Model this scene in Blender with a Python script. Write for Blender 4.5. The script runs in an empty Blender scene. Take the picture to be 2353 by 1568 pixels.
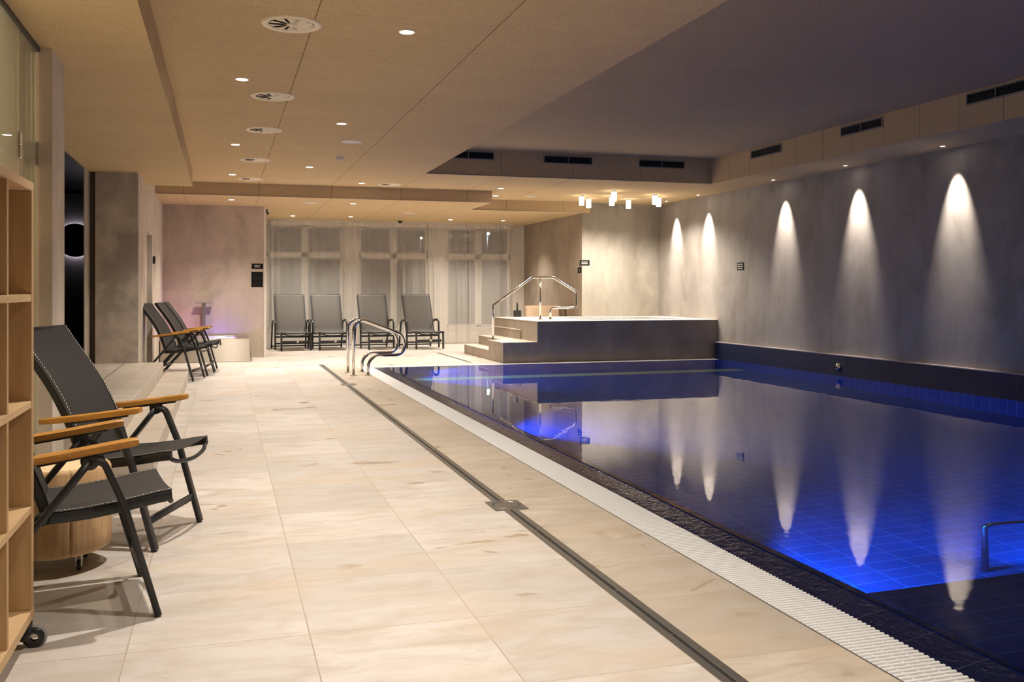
import bpy, bmesh, math, random
from mathutils import Vector, Matrix
random.seed(7)
scn = bpy.context.scene
COL = scn.collection
PI = math.pi
R = math.radians

# ------------------------------------------------------------------ materials
def new_mat(name):
    m = bpy.data.materials.new(name); m.use_nodes = True
    nt = m.node_tree; nt.nodes.clear()
    out = nt.nodes.new('ShaderNodeOutputMaterial')
    return m, nt, out
def N(nt, typ, **kw):
    n = nt.nodes.new(typ)
    for k, v in kw.items():
        if k in n.inputs: n.inputs[k].default_value = v
        else: setattr(n, k, v)
    return n
def L(nt, a, b): nt.links.new(a, b)
def c4(c): return (c[0], c[1], c[2], 1.0)
def simple(name, col, rough=.5, metal=0., spec=.5, coat=0., noise=None, bump=None):
    """plain principled; noise=(scale, amount) varies the colour, bump=(scale, distance)"""
    m, nt, out = new_mat(name)
    b = N(nt, 'ShaderNodeBsdfPrincipled', Roughness=rough, Metallic=metal)
    b.inputs['Base Color'].default_value = c4(col)
    b.inputs['Specular IOR Level'].default_value = spec
    b.inputs['Coat Weight'].default_value = coat
    tc = N(nt, 'ShaderNodeTexCoord')
    if noise:
        nz = N(nt, 'ShaderNodeTexNoise', Scale=noise[0], Detail=4.)
        L(nt, tc.outputs['Object'], nz.inputs['Vector'])
        mx = N(nt, 'ShaderNodeMix', data_type='RGBA')
        mx.inputs[6].default_value = c4([x*(1-noise[1]) for x in col])
        mx.inputs[7].default_value = c4([min(1, x*(1+noise[1])) for x in col])
        L(nt, nz.outputs['Fac'], mx.inputs[0]); L(nt, mx.outputs[2], b.inputs['Base Color'])
    if bump:
        nb = N(nt, 'ShaderNodeTexNoise', Scale=bump[0], Detail=3.)
        L(nt, tc.outputs['Object'], nb.inputs['Vector'])
        bp = N(nt, 'ShaderNodeBump', Distance=bump[1], Strength=1.)
        L(nt, nb.outputs['Fac'], bp.inputs['Height']); L(nt, bp.outputs[0], b.inputs['Normal'])
    L(nt, b.outputs[0], out.inputs[0])
    return m
def emit(name, col, strength):
    m, nt, out = new_mat(name)
    e = N(nt, 'ShaderNodeEmission', Strength=strength); e.inputs[0].default_value = c4(col)
    L(nt, e.outputs[0], out.inputs[0]); return m
def math_n(nt, op, a, b=None, clamp=False):
    n = N(nt, 'ShaderNodeMath', operation=op); n.use_clamp = clamp
    for i, v in enumerate((a, b)):
        if v is None: continue
        if isinstance(v, (int, float)): n.inputs[i].default_value = v
        else: L(nt, v, n.inputs[i])
    return n.outputs[0]
def mixc(nt, fac, a, b, mode='MIX'):
    n = N(nt, 'ShaderNodeMix', data_type='RGBA', blend_type=mode)
    for i, v in ((0, fac), (6, a), (7, b)):
        if isinstance(v, (int, float)): n.inputs[i].default_value = v
        elif isinstance(v, (tuple, list)): n.inputs[i].default_value = c4(v)
        else: L(nt, v, n.inputs[i])
    return n.outputs[2]
def ramp(nt, src, lo, hi):
    n = N(nt, 'ShaderNodeMapRange', clamp=True)
    n.inputs['From Min'].default_value = lo; n.inputs['From Max'].default_value = hi
    L(nt, src, n.inputs['Value']); return n.outputs['Result']
def pos(nt, scale=(1, 1, 1), off=(0, 0, 0), rot=(0, 0, 0)):
    g = N(nt, 'ShaderNodeNewGeometry'); mp = N(nt, 'ShaderNodeMapping')
    mp.inputs['Location'].default_value = off; mp.inputs['Scale'].default_value = scale
    mp.inputs['Rotation'].default_value = rot
    L(nt, g.outputs['Position'], mp.inputs['Vector']); return mp.outputs[0]
def noise(nt, vec, scale, detail=4., rough=.55, dist=0.):
    n = N(nt, 'ShaderNodeTexNoise', Scale=scale, Detail=detail, Roughness=rough, Distortion=dist)
    L(nt, vec, n.inputs['Vector']); return n.outputs['Fac']
def axes(nt, u, v, uo=0., vo=0.):
    """2-D coordinates (u, v) from world axes"""
    g = N(nt, 'ShaderNodeNewGeometry'); s = N(nt, 'ShaderNodeSeparateXYZ'); L(nt, g.outputs['Position'], s.inputs[0])
    c = N(nt, 'ShaderNodeCombineXYZ')
    L(nt, math_n(nt, 'SUBTRACT', s.outputs[u], uo), c.inputs[0]); L(nt, math_n(nt, 'SUBTRACT', s.outputs[v], vo), c.inputs[1])
    return c.outputs[0]
def brick(nt, vec, w, h, mortar, c1, c2, cm, smooth=.1, offset=0.):
    b = N(nt, 'ShaderNodeTexBrick', offset=offset, offset_frequency=2, squash=1.)
    b.inputs['Scale'].default_value = 1.; b.inputs['Mortar Size'].default_value = mortar
    b.inputs['Mortar Smooth'].default_value = smooth; b.inputs['Bias'].default_value = 0.
    b.inputs['Brick Width'].default_value = w; b.inputs['Row Height'].default_value = h
    b.inputs['Color1'].default_value = c4(c1); b.inputs['Color2'].default_value = c4(c2); b.inputs['Mortar'].default_value = c4(cm)
    L(nt, vec, b.inputs['Vector']); return b
def stone_floor(name, base=(.60, .563, .535), stain=True, rough=.42):
    m, nt, out = new_mat(name)
    b = N(nt, 'ShaderNodeBsdfPrincipled'); b.inputs['Specular IOR Level'].default_value = .4
    uv = axes(nt, 0, 1, .883 - .595*20, 3.375 - .615*20)
    br = brick(nt, uv, .595, .615, .0022, [x*1.07 for x in base], [x*.86 for x in base], (.33, .27, .20))
    st = noise(nt, pos(nt, (1.0, 2.6, 1)), 3.2, 7., .66, .7)
    col = mixc(nt, ramp(nt, st, .42, .68), br.outputs['Color'], (base[0]*.74, base[1]*.68, base[2]*.60))
    col = mixc(nt, .8, br.outputs['Color'], col)
    warm = noise(nt, pos(nt, (1, 2.2, 1), (3, 7, 0)), 1.1, 4.)
    col = mixc(nt, math_n(nt, 'MULTIPLY', ramp(nt, warm, .5, .68), .45), col, (.58, .45, .33))
    big2 = noise(nt, pos(nt, (1, 1.6, 1), (5, 1, 0)), .8, 5., .6, .4)
    col = mixc(nt, math_n(nt, 'MULTIPLY', ramp(nt, big2, .46, .66), .4), col, (base[0]*.72, base[1]*.70, base[2]*.67))
    rgh = rough
    if stain:
        sn = noise(nt, pos(nt, (1.0, 1.7, 1), (1.7, .4, 0)), 2.7, 3., .5, .6)
        k = ramp(nt, sn, .625, .668)
        big = noise(nt, pos(nt, (1, 1, 1), (9, 2, 0)), .45, 2.)
        k = math_n(nt, 'MULTIPLY', k, ramp(nt, big, .42, .55))
        col = mixc(nt, math_n(nt, 'MULTIPLY', k, .6), col, (.36, .27, .18))
        rr = N(nt, 'ShaderNodeMapRange'); L(nt, k, rr.inputs['Value'])
        rr.inputs['To Min'].default_value = rough; rr.inputs['To Max'].default_value = .16
        L(nt, rr.outputs[0], b.inputs['Roughness'])
    else:
        b.inputs['Roughness'].default_value = rough
    L(nt, col, b.inputs['Base Color'])
    fine = noise(nt, pos(nt, (1, 1, 1)), 60., 3.)
    bp = N(nt, 'ShaderNodeBump', Distance=.0006, Strength=.6); L(nt, fine, bp.inputs['Height']); L(nt, bp.outputs[0], b.inputs['Normal'])
    L(nt, b.outputs[0], out.inputs[0]); return m
def concrete(name, base, u, v, uo, vo, w, h, tone=.10, rough=.5, spec=.35, dark=.5):
    """large-format cement-look wall panels"""
    m, nt, out = new_mat(name)
    b = N(nt, 'ShaderNodeBsdfPrincipled', Roughness=rough); b.inputs['Specular IOR Level'].default_value = spec
    br = brick(nt, axes(nt, u, v, uo - w*20, vo - h*20), w, h, .0016, [x*(1+tone) for x in base], [x*(1-tone) for x in base], [x*.62 for x in base])
    cl = noise(nt, pos(nt, (1, 1, .55), (2.3, 5.1, 1.7)), 1.3, 8., .64, .6)
    col = mixc(nt, math_n(nt, 'MULTIPLY', ramp(nt, cl, .44, .66), dark), br.outputs['Color'], (base[0]*.46, base[1]*.425, base[2]*.37))
    c2 = noise(nt, pos(nt, (1, 1, .8), (8.3, 1.1, 4.7)), 2.6, 8., .62, .4)
    col = mixc(nt, math_n(nt, 'MULTIPLY', ramp(nt, c2, .48, .72), .55), col, (base[0]*1.30, base[1]*1.29, base[2]*1.24))
    c3 = noise(nt, pos(nt, (1, 1, .2), (1.3, 4.1, 2.7)), 5., 5., .6, .2)
    col = mixc(nt, math_n(nt, 'MULTIPLY', ramp(nt, c3, .5, .75), .30), col, (base[0]*.6, base[1]*.56, base[2]*.5))
    L(nt, col, b.inputs['Base Color']); L(nt, b.outputs[0], out.inputs[0]); return m
def ceiling_mat(name, base, seams=True, u=0, v=1):
    m, nt, out = new_mat(name)
    b = N(nt, 'ShaderNodeBsdfPrincipled', Roughness=.95); b.inputs['Specular IOR Level'].default_value = .1
    g = noise(nt, pos(nt), 95., 2., .7)
    g2 = noise(nt, pos(nt, (1, 2.5, 1)), 1.7, 5., .6)
    col = mixc(nt, ramp(nt, g, .3, .7), [x*.80 for x in base], [x*1.16 for x in base])
    col = mixc(nt, math_n(nt, 'MULTIPLY', ramp(nt, g2, .4, .7), .25), col, [x*.80 for x in base])
    if seams:
        jx = brick(nt, axes(nt, u, v, (.545-1.133*20 if u == 0 else 7.63-.595*20), -50.), 1.133 if u == 0 else .595, 100., .0032 if seams != 'cross' else 0., (1, 1, 1), (1, 1, 1), (.30, .26, .22), .1)
        if seams != 'cross': col = mixc(nt, 1., col, jx.outputs['Color'], 'MULTIPLY')
        if v == 1:
            jy = brick(nt, axes(nt, u, v, -50., 7.63-.595*20), 100., .595, .0016, (1, 1, 1), (.965, .96, .955), (.66, .62, .58), .1)
            col = mixc(nt, 1., col, jy.outputs['Color'], 'MULTIPLY')
    L(nt, col, b.inputs['Base Color'])
    bp = N(nt, 'ShaderNodeBump', Distance=.0015, Strength=.6); L(nt, g, bp.inputs['Height']); L(nt, bp.outputs[0], b.inputs['Normal'])
    L(nt, b.outputs[0], out.inputs[0]); return m
def wood(name, c1, c2, axis=2, scale=9., rough=.5, ring=1.):
    m, nt, out = new_mat(name)
    b = N(nt, 'ShaderNodeBsdfPrincipled', Roughness=rough); b.inputs['Specular IOR Level'].default_value = .35
    tc = N(nt, 'ShaderNodeTexCoord'); mp = N(nt, 'ShaderNodeMapping')
    s = [scale]*3; s[axis] = scale*.09; mp.inputs['Scale'].default_value = s
    L(nt, tc.outputs['Object'], mp.inputs['Vector'])
    a = noise(nt, mp.outputs[0], 2.2, 5., .65, 1.1*ring); f = noise(nt, mp.outputs[0], 14., 2.)
    k = math_n(nt, 'ADD', math_n(nt, 'MULTIPLY', ramp(nt, a, .3, .7), .75), math_n(nt, 'MULTIPLY', f, .3), True)
    L(nt, mixc(nt, k, c1, c2), b.inputs['Base Color']); L(nt, b.outputs[0], out.inputs[0]); return m
def pool_tile(name, u, v, w=.25, h=.125, c1=(.004, .074, .40), c2=(.003, .064, .34), cm=(.05, .19, .66), rough=.25):
    m, nt, out = new_mat(name)
    b = N(nt, 'ShaderNodeBsdfPrincipled', Roughness=rough)
    br = brick(nt, axes(nt, u, v, -20*w, -20*h), w, h, .004, c1, c2, cm)
    L(nt, br.outputs['Color'], b.inputs['Base Color']); L(nt, b.outputs[0], out.inputs[0]); return m
def fabric(name, col, scale=900., rough=.85):
    m, nt, out = new_mat(name)
    b = N(nt, 'ShaderNodeBsdfPrincipled', Roughness=rough); b.inputs['Specular IOR Level'].default_value = .25
    tc = N(nt, 'ShaderNodeTexCoord')
    w = N(nt, 'ShaderNodeTexWave', Scale=scale*.16, Distortion=0.); w.bands_direction = 'X'
    w2 = N(nt, 'ShaderNodeTexWave', Scale=scale*.16, Distortion=0.); w2.bands_direction = 'Y'
    L(nt, tc.outputs['Object'], w.inputs['Vector']); L(nt, tc.outputs['Object'], w2.inputs['Vector'])
    k = math_n(nt, 'MULTIPLY', w.outputs['Fac'], w2.outputs['Fac'])
    L(nt, mixc(nt, k, [x*.75 for x in col], [x*1.35 for x in col]), b.inputs['Base Color'])
    L(nt, b.outputs[0], out.inputs[0]); return m
def water_mat(name, bump=.0006, scale=3.5):
    m, nt, out = new_mat(name)
    b = N(nt, 'ShaderNodeBsdfPrincipled', Roughness=0., IOR=1.333)
    b.inputs['Base Color'].default_value = (1, 1, 1, 1); b.inputs['Transmission Weight'].default_value = 1.
    n1 = noise(nt, pos(nt), scale, 3., .5, .3)
    bp = N(nt, 'ShaderNodeBump', Distance=bump, Strength=1.); L(nt, n1, bp.inputs['Height']); L(nt, bp.outputs[0], b.inputs['Normal'])
    L(nt, b.outputs[0], out.inputs[0]); return m
def glass_mat(name, tint=(.86, .93, .88), refl=.06):
    m, nt, out = new_mat(name)
    t = N(nt, 'ShaderNodeBsdfTransparent'); t.inputs[0].default_value = c4(tint)
    g = N(nt, 'ShaderNodeBsdfGlossy', Roughness=0.)
    fr = N(nt, 'ShaderNodeFresnel', IOR=1.45)
    mx = N(nt, 'ShaderNodeMixShader'); L(nt, fr.outputs[0], mx.inputs[0]); L(nt, t.outputs[0], mx.inputs[1]); L(nt, g.outputs[0], mx.inputs[2])
    L(nt, mx.outputs[0], out.inputs[0]); return m
def sheer(name):
    m, nt, out = new_mat(name)
    t = N(nt, 'ShaderNodeBsdfTransparent'); d = N(nt, 'ShaderNodeBsdfDiffuse'); tl = N(nt, 'ShaderNodeBsdfTranslucent')
    d.inputs[0].default_value = (.86, .83, .78, 1); tl.inputs[0].default_value = (.80, .77, .72, 1)
    a = N(nt, 'ShaderNodeMixShader'); a.inputs[0].default_value = .35; L(nt, d.outputs[0], a.inputs[1]); L(nt, tl.outputs[0], a.inputs[2])
    lw = N(nt, 'ShaderNodeLayerWeight', Blend=.35)
    b = N(nt, 'ShaderNodeMixShader'); L(nt, ramp(nt, lw.outputs['Facing'], -.95, .95), b.inputs[0])
    L(nt, t.outputs[0], b.inputs[1]); L(nt, a.outputs[0], b.inputs[2]); L(nt, b.outputs[0], out.inputs[0]); return m

M = {}
M['floor'] = stone_floor('deck_stone')
M['floor_edge'] = stone_floor('deck_edge_stone', (.535, .478, .41))
M['floor_step'] = stone_floor('step_stone', (.60, .545, .48), False)
M['tubtop'] = stone_floor('tub_coping_stone', (.72, .67, .60), False)
CW = (.345, .31, .27)
M['wall_x'] = concrete('cement_panel_right', (.265, .24, .218), 1, 2, 8.24, -.02, 1.005, 6.)
M['wall_y'] = concrete('cement_panel_back', (.335, .305, .255), 0, 2, 7.52, -.02, 1.02, 6.)
M['wall_bath'] = concrete('cement_panel_bath', (.50, .42, .34), 0, 2, -.32, 1.2, 1.1, 1.2, .05, dark=.45)
M['wall_left'] = concrete('cement_panel_left', (.62, .55, .47), 1, 2, 12.55, 0., 1.2, 6., .05, dark=.32)
M['wall_alc'] = concrete('cement_panel_alcove', (.33, .275, .22), 1, 2, 17.25, 0., 1.1, 6., .08)
M['tub'] = concrete('tub_panel', (.36, .295, .235), 0, 2, 6.3, 0., 1.4, 3., .08)
CB = (.63, .472, .268)
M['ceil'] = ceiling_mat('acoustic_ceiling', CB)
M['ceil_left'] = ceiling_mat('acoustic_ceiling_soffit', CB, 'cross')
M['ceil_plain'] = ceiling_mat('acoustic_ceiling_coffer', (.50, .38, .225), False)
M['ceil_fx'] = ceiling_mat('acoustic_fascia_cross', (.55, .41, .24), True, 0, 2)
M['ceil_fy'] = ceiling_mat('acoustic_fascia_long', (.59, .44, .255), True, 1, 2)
M['plaster'] = simple('white_plaster', (.74, .70, .63), .8, noise=(3., .04))
M['frame_white'] = simple('window_frame_white', (.72, .70, .66), .5)
M['pool_floor'] = pool_tile('pool_floor_tile', 0, 1, .25, .125)
M['pool_shelf_shaded'] = pool_tile('pool_floor_tile_shaded', 0, 1, .25, .125, (.003, .014, .12), (.0025, .012, .10), (.03, .07, .28))  # same tile as the pool floor, the shelf's shade put into darker colours
M['pool_x'] = pool_tile('pool_wall_tile_x', 1, 2, .125, .25)
M['pool_up'] = pool_tile('pool_upstand_tile', 1, 2, .125, .25, (.0015, .0055, .034), (.001, .0045, .028), (.014, .02, .055), .55)
M['pool_y'] = pool_tile('pool_wall_tile_y', 0, 2, .125, .25)
M['pool_strip'] = pool_tile('pool_marker_tile', 0, 1, .125, .25, (.80, .95, .52), (.76, .92, .48), (.4, .6, .4))
def rim_mat():
    m, nt, out = new_mat('overflow_rim_tile')
    b = N(nt, 'ShaderNodeBsdfPrincipled', Roughness=.06); b.inputs['Specular IOR Level'].default_value = .4
    br = brick(nt, axes(nt, 0, 1, -20., -20*.25+.02), 40., .25, .003, (.005, .007, .032), (.004, .006, .027), (.03, .032, .05))
    L(nt, br.outputs['Color'], b.inputs['Base Color'])
    n1 = noise(nt, pos(nt, (1.6, 1, 1)), 22., 3., .6, .6)
    bp = N(nt, 'ShaderNodeBump', Distance=.006, Strength=.9); L(nt, n1, bp.inputs['Height']); L(nt, bp.outputs[0], b.inputs['Normal'])
    L(nt, b.outputs[0], out.inputs[0]); return m
M['rim'] = rim_mat()
M['water'] = water_mat('pool_water')
M['tubwater'] = water_mat('tub_water', .002, 8.)
M['grate'] = simple('white_grating_plastic', (.78, .78, .79), .4)
M['gutter'] = simple('gutter_dark', (.05, .045, .04), .6)
M['steel'] = simple('brushed_steel', (.62, .60, .57), .22, 1.)
M['chrome'] = simple('polished_steel', (.72, .70, .67), .09, 1.)
M['steel_dull'] = simple('drain_steel', (.34, .325, .30), .38, .9, noise=(40., .15))
def brushed():
    m, nt, out = new_mat('brushed_sheet_steel')
    b = N(nt, 'ShaderNodeBsdfPrincipled', Roughness=.48, Metallic=.9); b.inputs['Base Color'].default_value = (.58, .53, .46, 1)
    b.inputs['Anisotropic'].default_value = .96; b.inputs['Anisotropic Rotation'].default_value = .25
    t = N(nt, 'ShaderNodeTangent', direction_type='RADIAL', axis='Z'); L(nt, t.outputs[0], b.inputs['Tangent'])
    L(nt, b.outputs[0], out.inputs[0]); return m
M['sheet'] = brushed()
M['anth'] = simple('anthracite_metal', (.028, .028, .030), .42, .3, noise=(200., .15))
M['anth_far'] = simple('charcoal_metal', (.040, .042, .045), .45, .2)
M['sling'] = fabric('charcoal_sling', (.046, .042, .041))
M['sling_grey'] = fabric('grey_sling', (.135, .126, .118), 700.)
M['thread'] = simple('white_thread', (.75, .72, .66), .8)
M['teak'] = wood('teak', (.30, .125, .022), (.58, .29, .062), 0, 14., .38)
M['oak'] = wood('oak_board', (.38, .235, .105), (.56, .375, .195), 2, 7., .55, .6)
M['oak_h'] = wood('oak_board_cross', (.46, .30, .15), (.62, .43, .24), 1, 7., .55, .6)
M['log'] = wood('peeled_log', (.36, .20, .085), (.66, .45, .245), 2, 6., .6, 1.6)
M['log_end'] = simple('log_end_grain', (.72, .56, .36), .65, noise=(18., .12))
M['black'] = simple('black_plastic', (.012, .012, .013), .35)
M['black_matt'] = simple('black_matt', (.006, .006, .008), .55)
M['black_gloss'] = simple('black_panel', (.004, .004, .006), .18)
M['tyre'] = simple('grey_tyre', (.28, .27, .27), .5)
M['zinc'] = simple('zinc_bracket', (.62, .63, .60), .35, .8)
M['white_plastic'] = simple('cream_lacquer', (.90, .79, .58), .5)
M['white_pale'] = simple('pale_plastic', (.72, .66, .60), .6)
M['vent_dark'] = simple('vent_cavity', (.012, .012, .012), .8)
M['vent_frame'] = simple('vent_frame_grey', (.30, .28, .27), .45, .4)
M['vent_slat'] = simple('vent_blade', (.035, .04, .04), .5, .3)
M['sign'] = simple('sign_black', (.006, .0055, .0055), .6, spec=.15)
M['sign_text'] = simple('sign_white_print', (.72, .68, .60), .6)
M['sign_grey'] = simple('sign_grey_print', (.035, .032, .034), .5)
def milky():
    m, nt, out = new_mat('partition_glass')
    t = N(nt, 'ShaderNodeBsdfTransparent'); t.inputs[0].default_value = (.84, .88, .82, 1)
    d = N(nt, 'ShaderNodeBsdfDiffuse'); d.inputs[0].default_value = (.60, .56, .46, 1)
    tl = N(nt, 'ShaderNodeBsdfTranslucent'); tl.inputs[0].default_value = (.50, .49, .40, 1)
    g = N(nt, 'ShaderNodeBsdfGlossy', Roughness=0.)
    a = N(nt, 'ShaderNodeMixShader'); a.inputs[0].default_value = .5; L(nt, d.outputs[0], a.inputs[1]); L(nt, tl.outputs[0], a.inputs[2])
    b = N(nt, 'ShaderNodeMixShader'); b.inputs[0].default_value = .62; L(nt, t.outputs[0], b.inputs[1]); L(nt, a.outputs[0], b.inputs[2])
    fr = N(nt, 'ShaderNodeFresnel', IOR=1.18)
    mx = N(nt, 'ShaderNodeMixShader'); L(nt, fr.outputs[0], mx.inputs[0]); L(nt, b.outputs[0], mx.inputs[1]); L(nt, g.outputs[0], mx.inputs[2])
    L(nt, mx.outputs[0], out.inputs[0]); return m
M['glass'] = milky()
M['pane'] = glass_mat('window_glass', (.9, .92, .93))
M['sheer'] = sheer('sheer_curtain')
M['lens'] = emit('downlight_lens', (1., .90, .74), 60.)
M['lens_spot'] = emit('spot_lens', (1., .90, .80), 70.)
M['lamp_cyl'] = emit('cylinder_diffuser', (1., .86, .66), 14.)
M['halo'] = emit('halo_tube', (1., .92, .96), 22.)
M['street'] = emit('street_lamp_lens', (.80, .93, 1.), 420.)
M['street2'] = emit('street_lamp_lens_dim', (.80, .93, 1.), 130.)
M['led_red'] = emit('led_red', (1., .06, .03), 25.)
M['led_blue'] = emit('led_violet', (.30, .22, 1.), 14.)
M['tan'] = simple('tan_lounge_shell', (.55, .40, .27), .6)

# ------------------------------------------------------------------ mesh builder
class MB:
    def __init__(self): self.v = []; self.f = []; self.sm = []
    def add(self, vs, fs, smooth=False):
        o = len(self.v); self.v += [tuple(p) for p in vs]
        self.f += [tuple(i+o for i in f) for f in fs]; self.sm += [smooth]*len(fs); return self
    def box(self, a, b, bevel=0., seg=1):
        x0, y0, z0 = [min(a[i], b[i]) for i in range(3)]; x1, y1, z1 = [max(a[i], b[i]) for i in range(3)]
        if bevel <= 0:
            vs = [(x0, y0, z0), (x1, y0, z0), (x1, y1, z0), (x0, y1, z0), (x0, y0, z1), (x1, y0, z1), (x1, y1, z1), (x0, y1, z1)]
            return self.add(vs, [(0, 3, 2, 1), (4, 5, 6, 7), (0, 1, 5, 4), (1, 2, 6, 5), (2, 3, 7, 6), (3, 0, 4, 7)])
        bm = bmesh.new(); bmesh.ops.create_cube(bm, size=1.)
        for v in bm.verts: v.co = Vector(((v.co.x+.5)*(x1-x0)+x0, (v.co.y+.5)*(y1-y0)+y0, (v.co.z+.5)*(z1-z0)+z0))
        bmesh.ops.bevel(bm, geom=list(bm.edges), offset=min(bevel, .49*min(x1-x0, y1-y0, z1-z0)), segments=seg, affect='EDGES', profile=.6)
        self.bm(bm, seg > 1); return self
    def bm(self, bm, smooth=False):
        bm.verts.index_update(); self.add([v.co[:] for v in bm.verts], [[v.index for v in f.verts] for f in bm.faces], smooth); bm.free(); return self
    def sweep(self, path, prof, up=(0, 0, 1), closed=False, cap=True, smooth=True, scales=None):
        """sweep a 2-D profile [(side, up)] along a path"""
        P = [Vector(p) for p in path]; n = len(P); up = Vector(up); rings = []
        for i in range(n):
            if closed: t = (P[(i+1) % n]-P[i-1])
            else: t = (P[min(i+1, n-1)]-P[max(i-1, 0)])
            t.normalize()
            s = t.cross(up)
            if s.length < 1e-5: s = t.cross(Vector((0, 1, 0))) if abs(t.y) < .9 else t.cross(Vector((1, 0, 0)))
            s.normalize(); u = s.cross(t).normalized()
            k = 1. if scales is None else scales[i]
            rings.append([P[i]+s*(a*k)+u*(b*k) for a, b in prof])
        m = len(prof); vs = [p for r in rings for p in r]; fs = []
        for i in range(n if closed else n-1):
            j = (i+1) % n
            for k in range(m): fs.append((i*m+k, i*m+(k+1) % m, j*m+(k+1) % m, j*m+k))
        self.add(vs, fs, smooth)
        if cap and not closed:
            o = len(self.v)-len(vs)
            self.f += [tuple(o+k for k in reversed(range(m))), tuple(o+(n-1)*m+k for k in range(m))]; self.sm += [False, False]
        return self
    def tube(self, path, r, seg=12, up=(0, 0, 1), closed=False):
        return self.sweep(path, [(r*math.cos(2*PI*k/seg), r*math.sin(2*PI*k/seg)) for k in range(seg)], up, closed)
    def bar(self, path, w, h, up=(0, 0, 1), r=None):
        """rounded-rectangle section: w across, h along up"""
        r = min(w, h)*.28 if r is None else r; a, b = w/2, h/2; pr = []
        for cx, cy, a0 in ((a-r, b-r, 0), (-a+r, b-r, 90), (-a+r, -b+r, 180), (a-r, -b+r, 270)):
            for k in range(3): t = R(a0+45*k); pr.append((cx+r*math.cos(t), cy+r*math.sin(t)))
        return self.sweep(path, pr, up)
    def lathe(self, prof, seg=32, c=(0, 0, 0), axis='z', smooth=True):
        vs = []; fs = []; n = len(prof)
        for r, h in prof:
            for k in range(seg):
                t = 2*PI*k/seg; a, b = r*math.cos(t), r*math.sin(t)
                p = (a, b, h) if axis == 'z' else ((a, h, b) if axis == 'y' else (h, a, b))
                vs.append((p[0]+c[0], p[1]+c[1], p[2]+c[2]))
        for i in range(n-1):
            for k in range(seg):
                q = (i*seg+k, i*seg+(k+1) % seg, (i+1)*seg+(k+1) % seg, (i+1)*seg+k)
                fs.append(q if axis != 'y' else q[::-1])
        return self.add(vs, fs, smooth)
    def disc(self, r, c, seg=32, axis='z', flip=False):
        vs = []
        for k in range(seg):
            t = 2*PI*k/seg; a, b = r*math.cos(t), r*math.sin(t)
            p = (a, b, 0) if axis == 'z' else ((a, 0, b) if axis == 'y' else (0, a, b))
            vs.append((p[0]+c[0], p[1]+c[1], p[2]+c[2]))
        f = tuple(range(seg))
        return self.add(vs, [f[::-1] if flip else f])
    def prism(self, pts, h, axis='z', smooth=False):
        """extrude polygon pts (2-D) from h[0] to h[1] along axis"""
        def mk(p, t): return (p[0], p[1], t) if axis == 'z' else ((p[0], t, p[1]) if axis == 'y' else (t, p[0], p[1]))
        n = len(pts); vs = [mk(p, h[0]) for p in pts]+[mk(p, h[1]) for p in pts]
        fs = [tuple(reversed(range(n))), tuple(range(n, 2*n))]+[(k, (k+1) % n, n+(k+1) % n, n+k) for k in range(n)]
        return self.add(vs, fs, smooth)
    def grid(self, fn, nu, nv, smooth=True, thick=None):
        vs = [fn(i/(nu-1), j/(nv-1)) for i in range(nu) for j in range(nv)]
        return self.add(vs, [(i*nv+j, (i+1)*nv+j, (i+1)*nv+j+1, i*nv+j+1) for i in range(nu-1) for j in range(nv-1)], smooth)
    def build(self, name, mat, parent=None, loc=None, solid=None, recalc=True):
        me = bpy.data.meshes.new(name); me.from_pydata(self.v, [], self.f)
        for p, s in zip(me.polygons, self.sm): p.use_smooth = s
        if recalc:
            bm = bmesh.new(); bm.from_mesh(me); bmesh.ops.recalc_face_normals(bm, faces=bm.faces); bm.to_mesh(me); bm.free()
        me.materials.append(mat if not isinstance(mat, str) else M[mat]); me.update()
        o = bpy.data.objects.new(name, me); COL.objects.link(o)
        if parent: o.parent = parent
        if loc: o.location = loc
        if solid:
            md = o.modifiers.new('thick', 'SOLIDIFY'); md.thickness = solid; md.offset = 0
        return o
def tag(o, label, cat, group=None, kind=None):
    o['label'] = label; o['category'] = cat
    if group: o['group'] = group
    if kind: o['kind'] = kind
    return o
def thing(name, label, cat, loc=(0, 0, 0), rotz=0., group=None):
    o = bpy.data.objects.new(name, None); COL.objects.link(o); o.empty_display_size = .1
    o.location = loc; o.rotation_euler = (0, 0, rotz); return tag(o, label, cat, group)
def struct(name, mb, mat, parent=None, **k):
    o = mb.build(name, mat, parent, **k)
    if not parent: o['kind'] = 'structure'
    return o
def dup(o, loc, rotz=None, label=None, group=None, parent=None):
    c = o.copy(); COL.objects.link(c); c.location = loc
    if rotz is not None: c.rotation_euler = (0, 0, rotz)
    if label: c['label'] = label
    if group: c['group'] = group
    for ch in list(o.children):
        d = ch.copy(); COL.objects.link(d); d.parent = c
        for g in list(ch.children):
            e = g.copy(); COL.objects.link(e); e.parent = d
    return c
def fillet(pts, r, n=6):
    """round the corners of a polyline; r may be a list"""
    P = [Vector(p) for p in pts]; out = [P[0]]
    for i in range(1, len(P)-1):
        ri = r[i] if isinstance(r, (list, tuple)) else r
        a = (P[i-1]-P[i]); b = (P[i+1]-P[i]); la, lb = a.length, b.length; a.normalize(); b.normalize()
        ang = a.angle(b)
        if ri <= 0 or abs(ang-PI) < .02: out.append(P[i]); continue
        d = min(ri/math.tan(ang/2), la*.49, lb*.49); rr = d*math.tan(ang/2)
        s, e = P[i]+a*d, P[i]+b*d; c = P[i]+(a+b).normalized()*(rr/math.sin(ang/2))
        va, vb = s-c, e-c; w = va.angle(vb); k = va.cross(vb).normalized()
        for q in range(n+1): out.append(c+Matrix.Rotation(w*q/n, 3, k) @ va)
    out.append(P[-1]); return out
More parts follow.
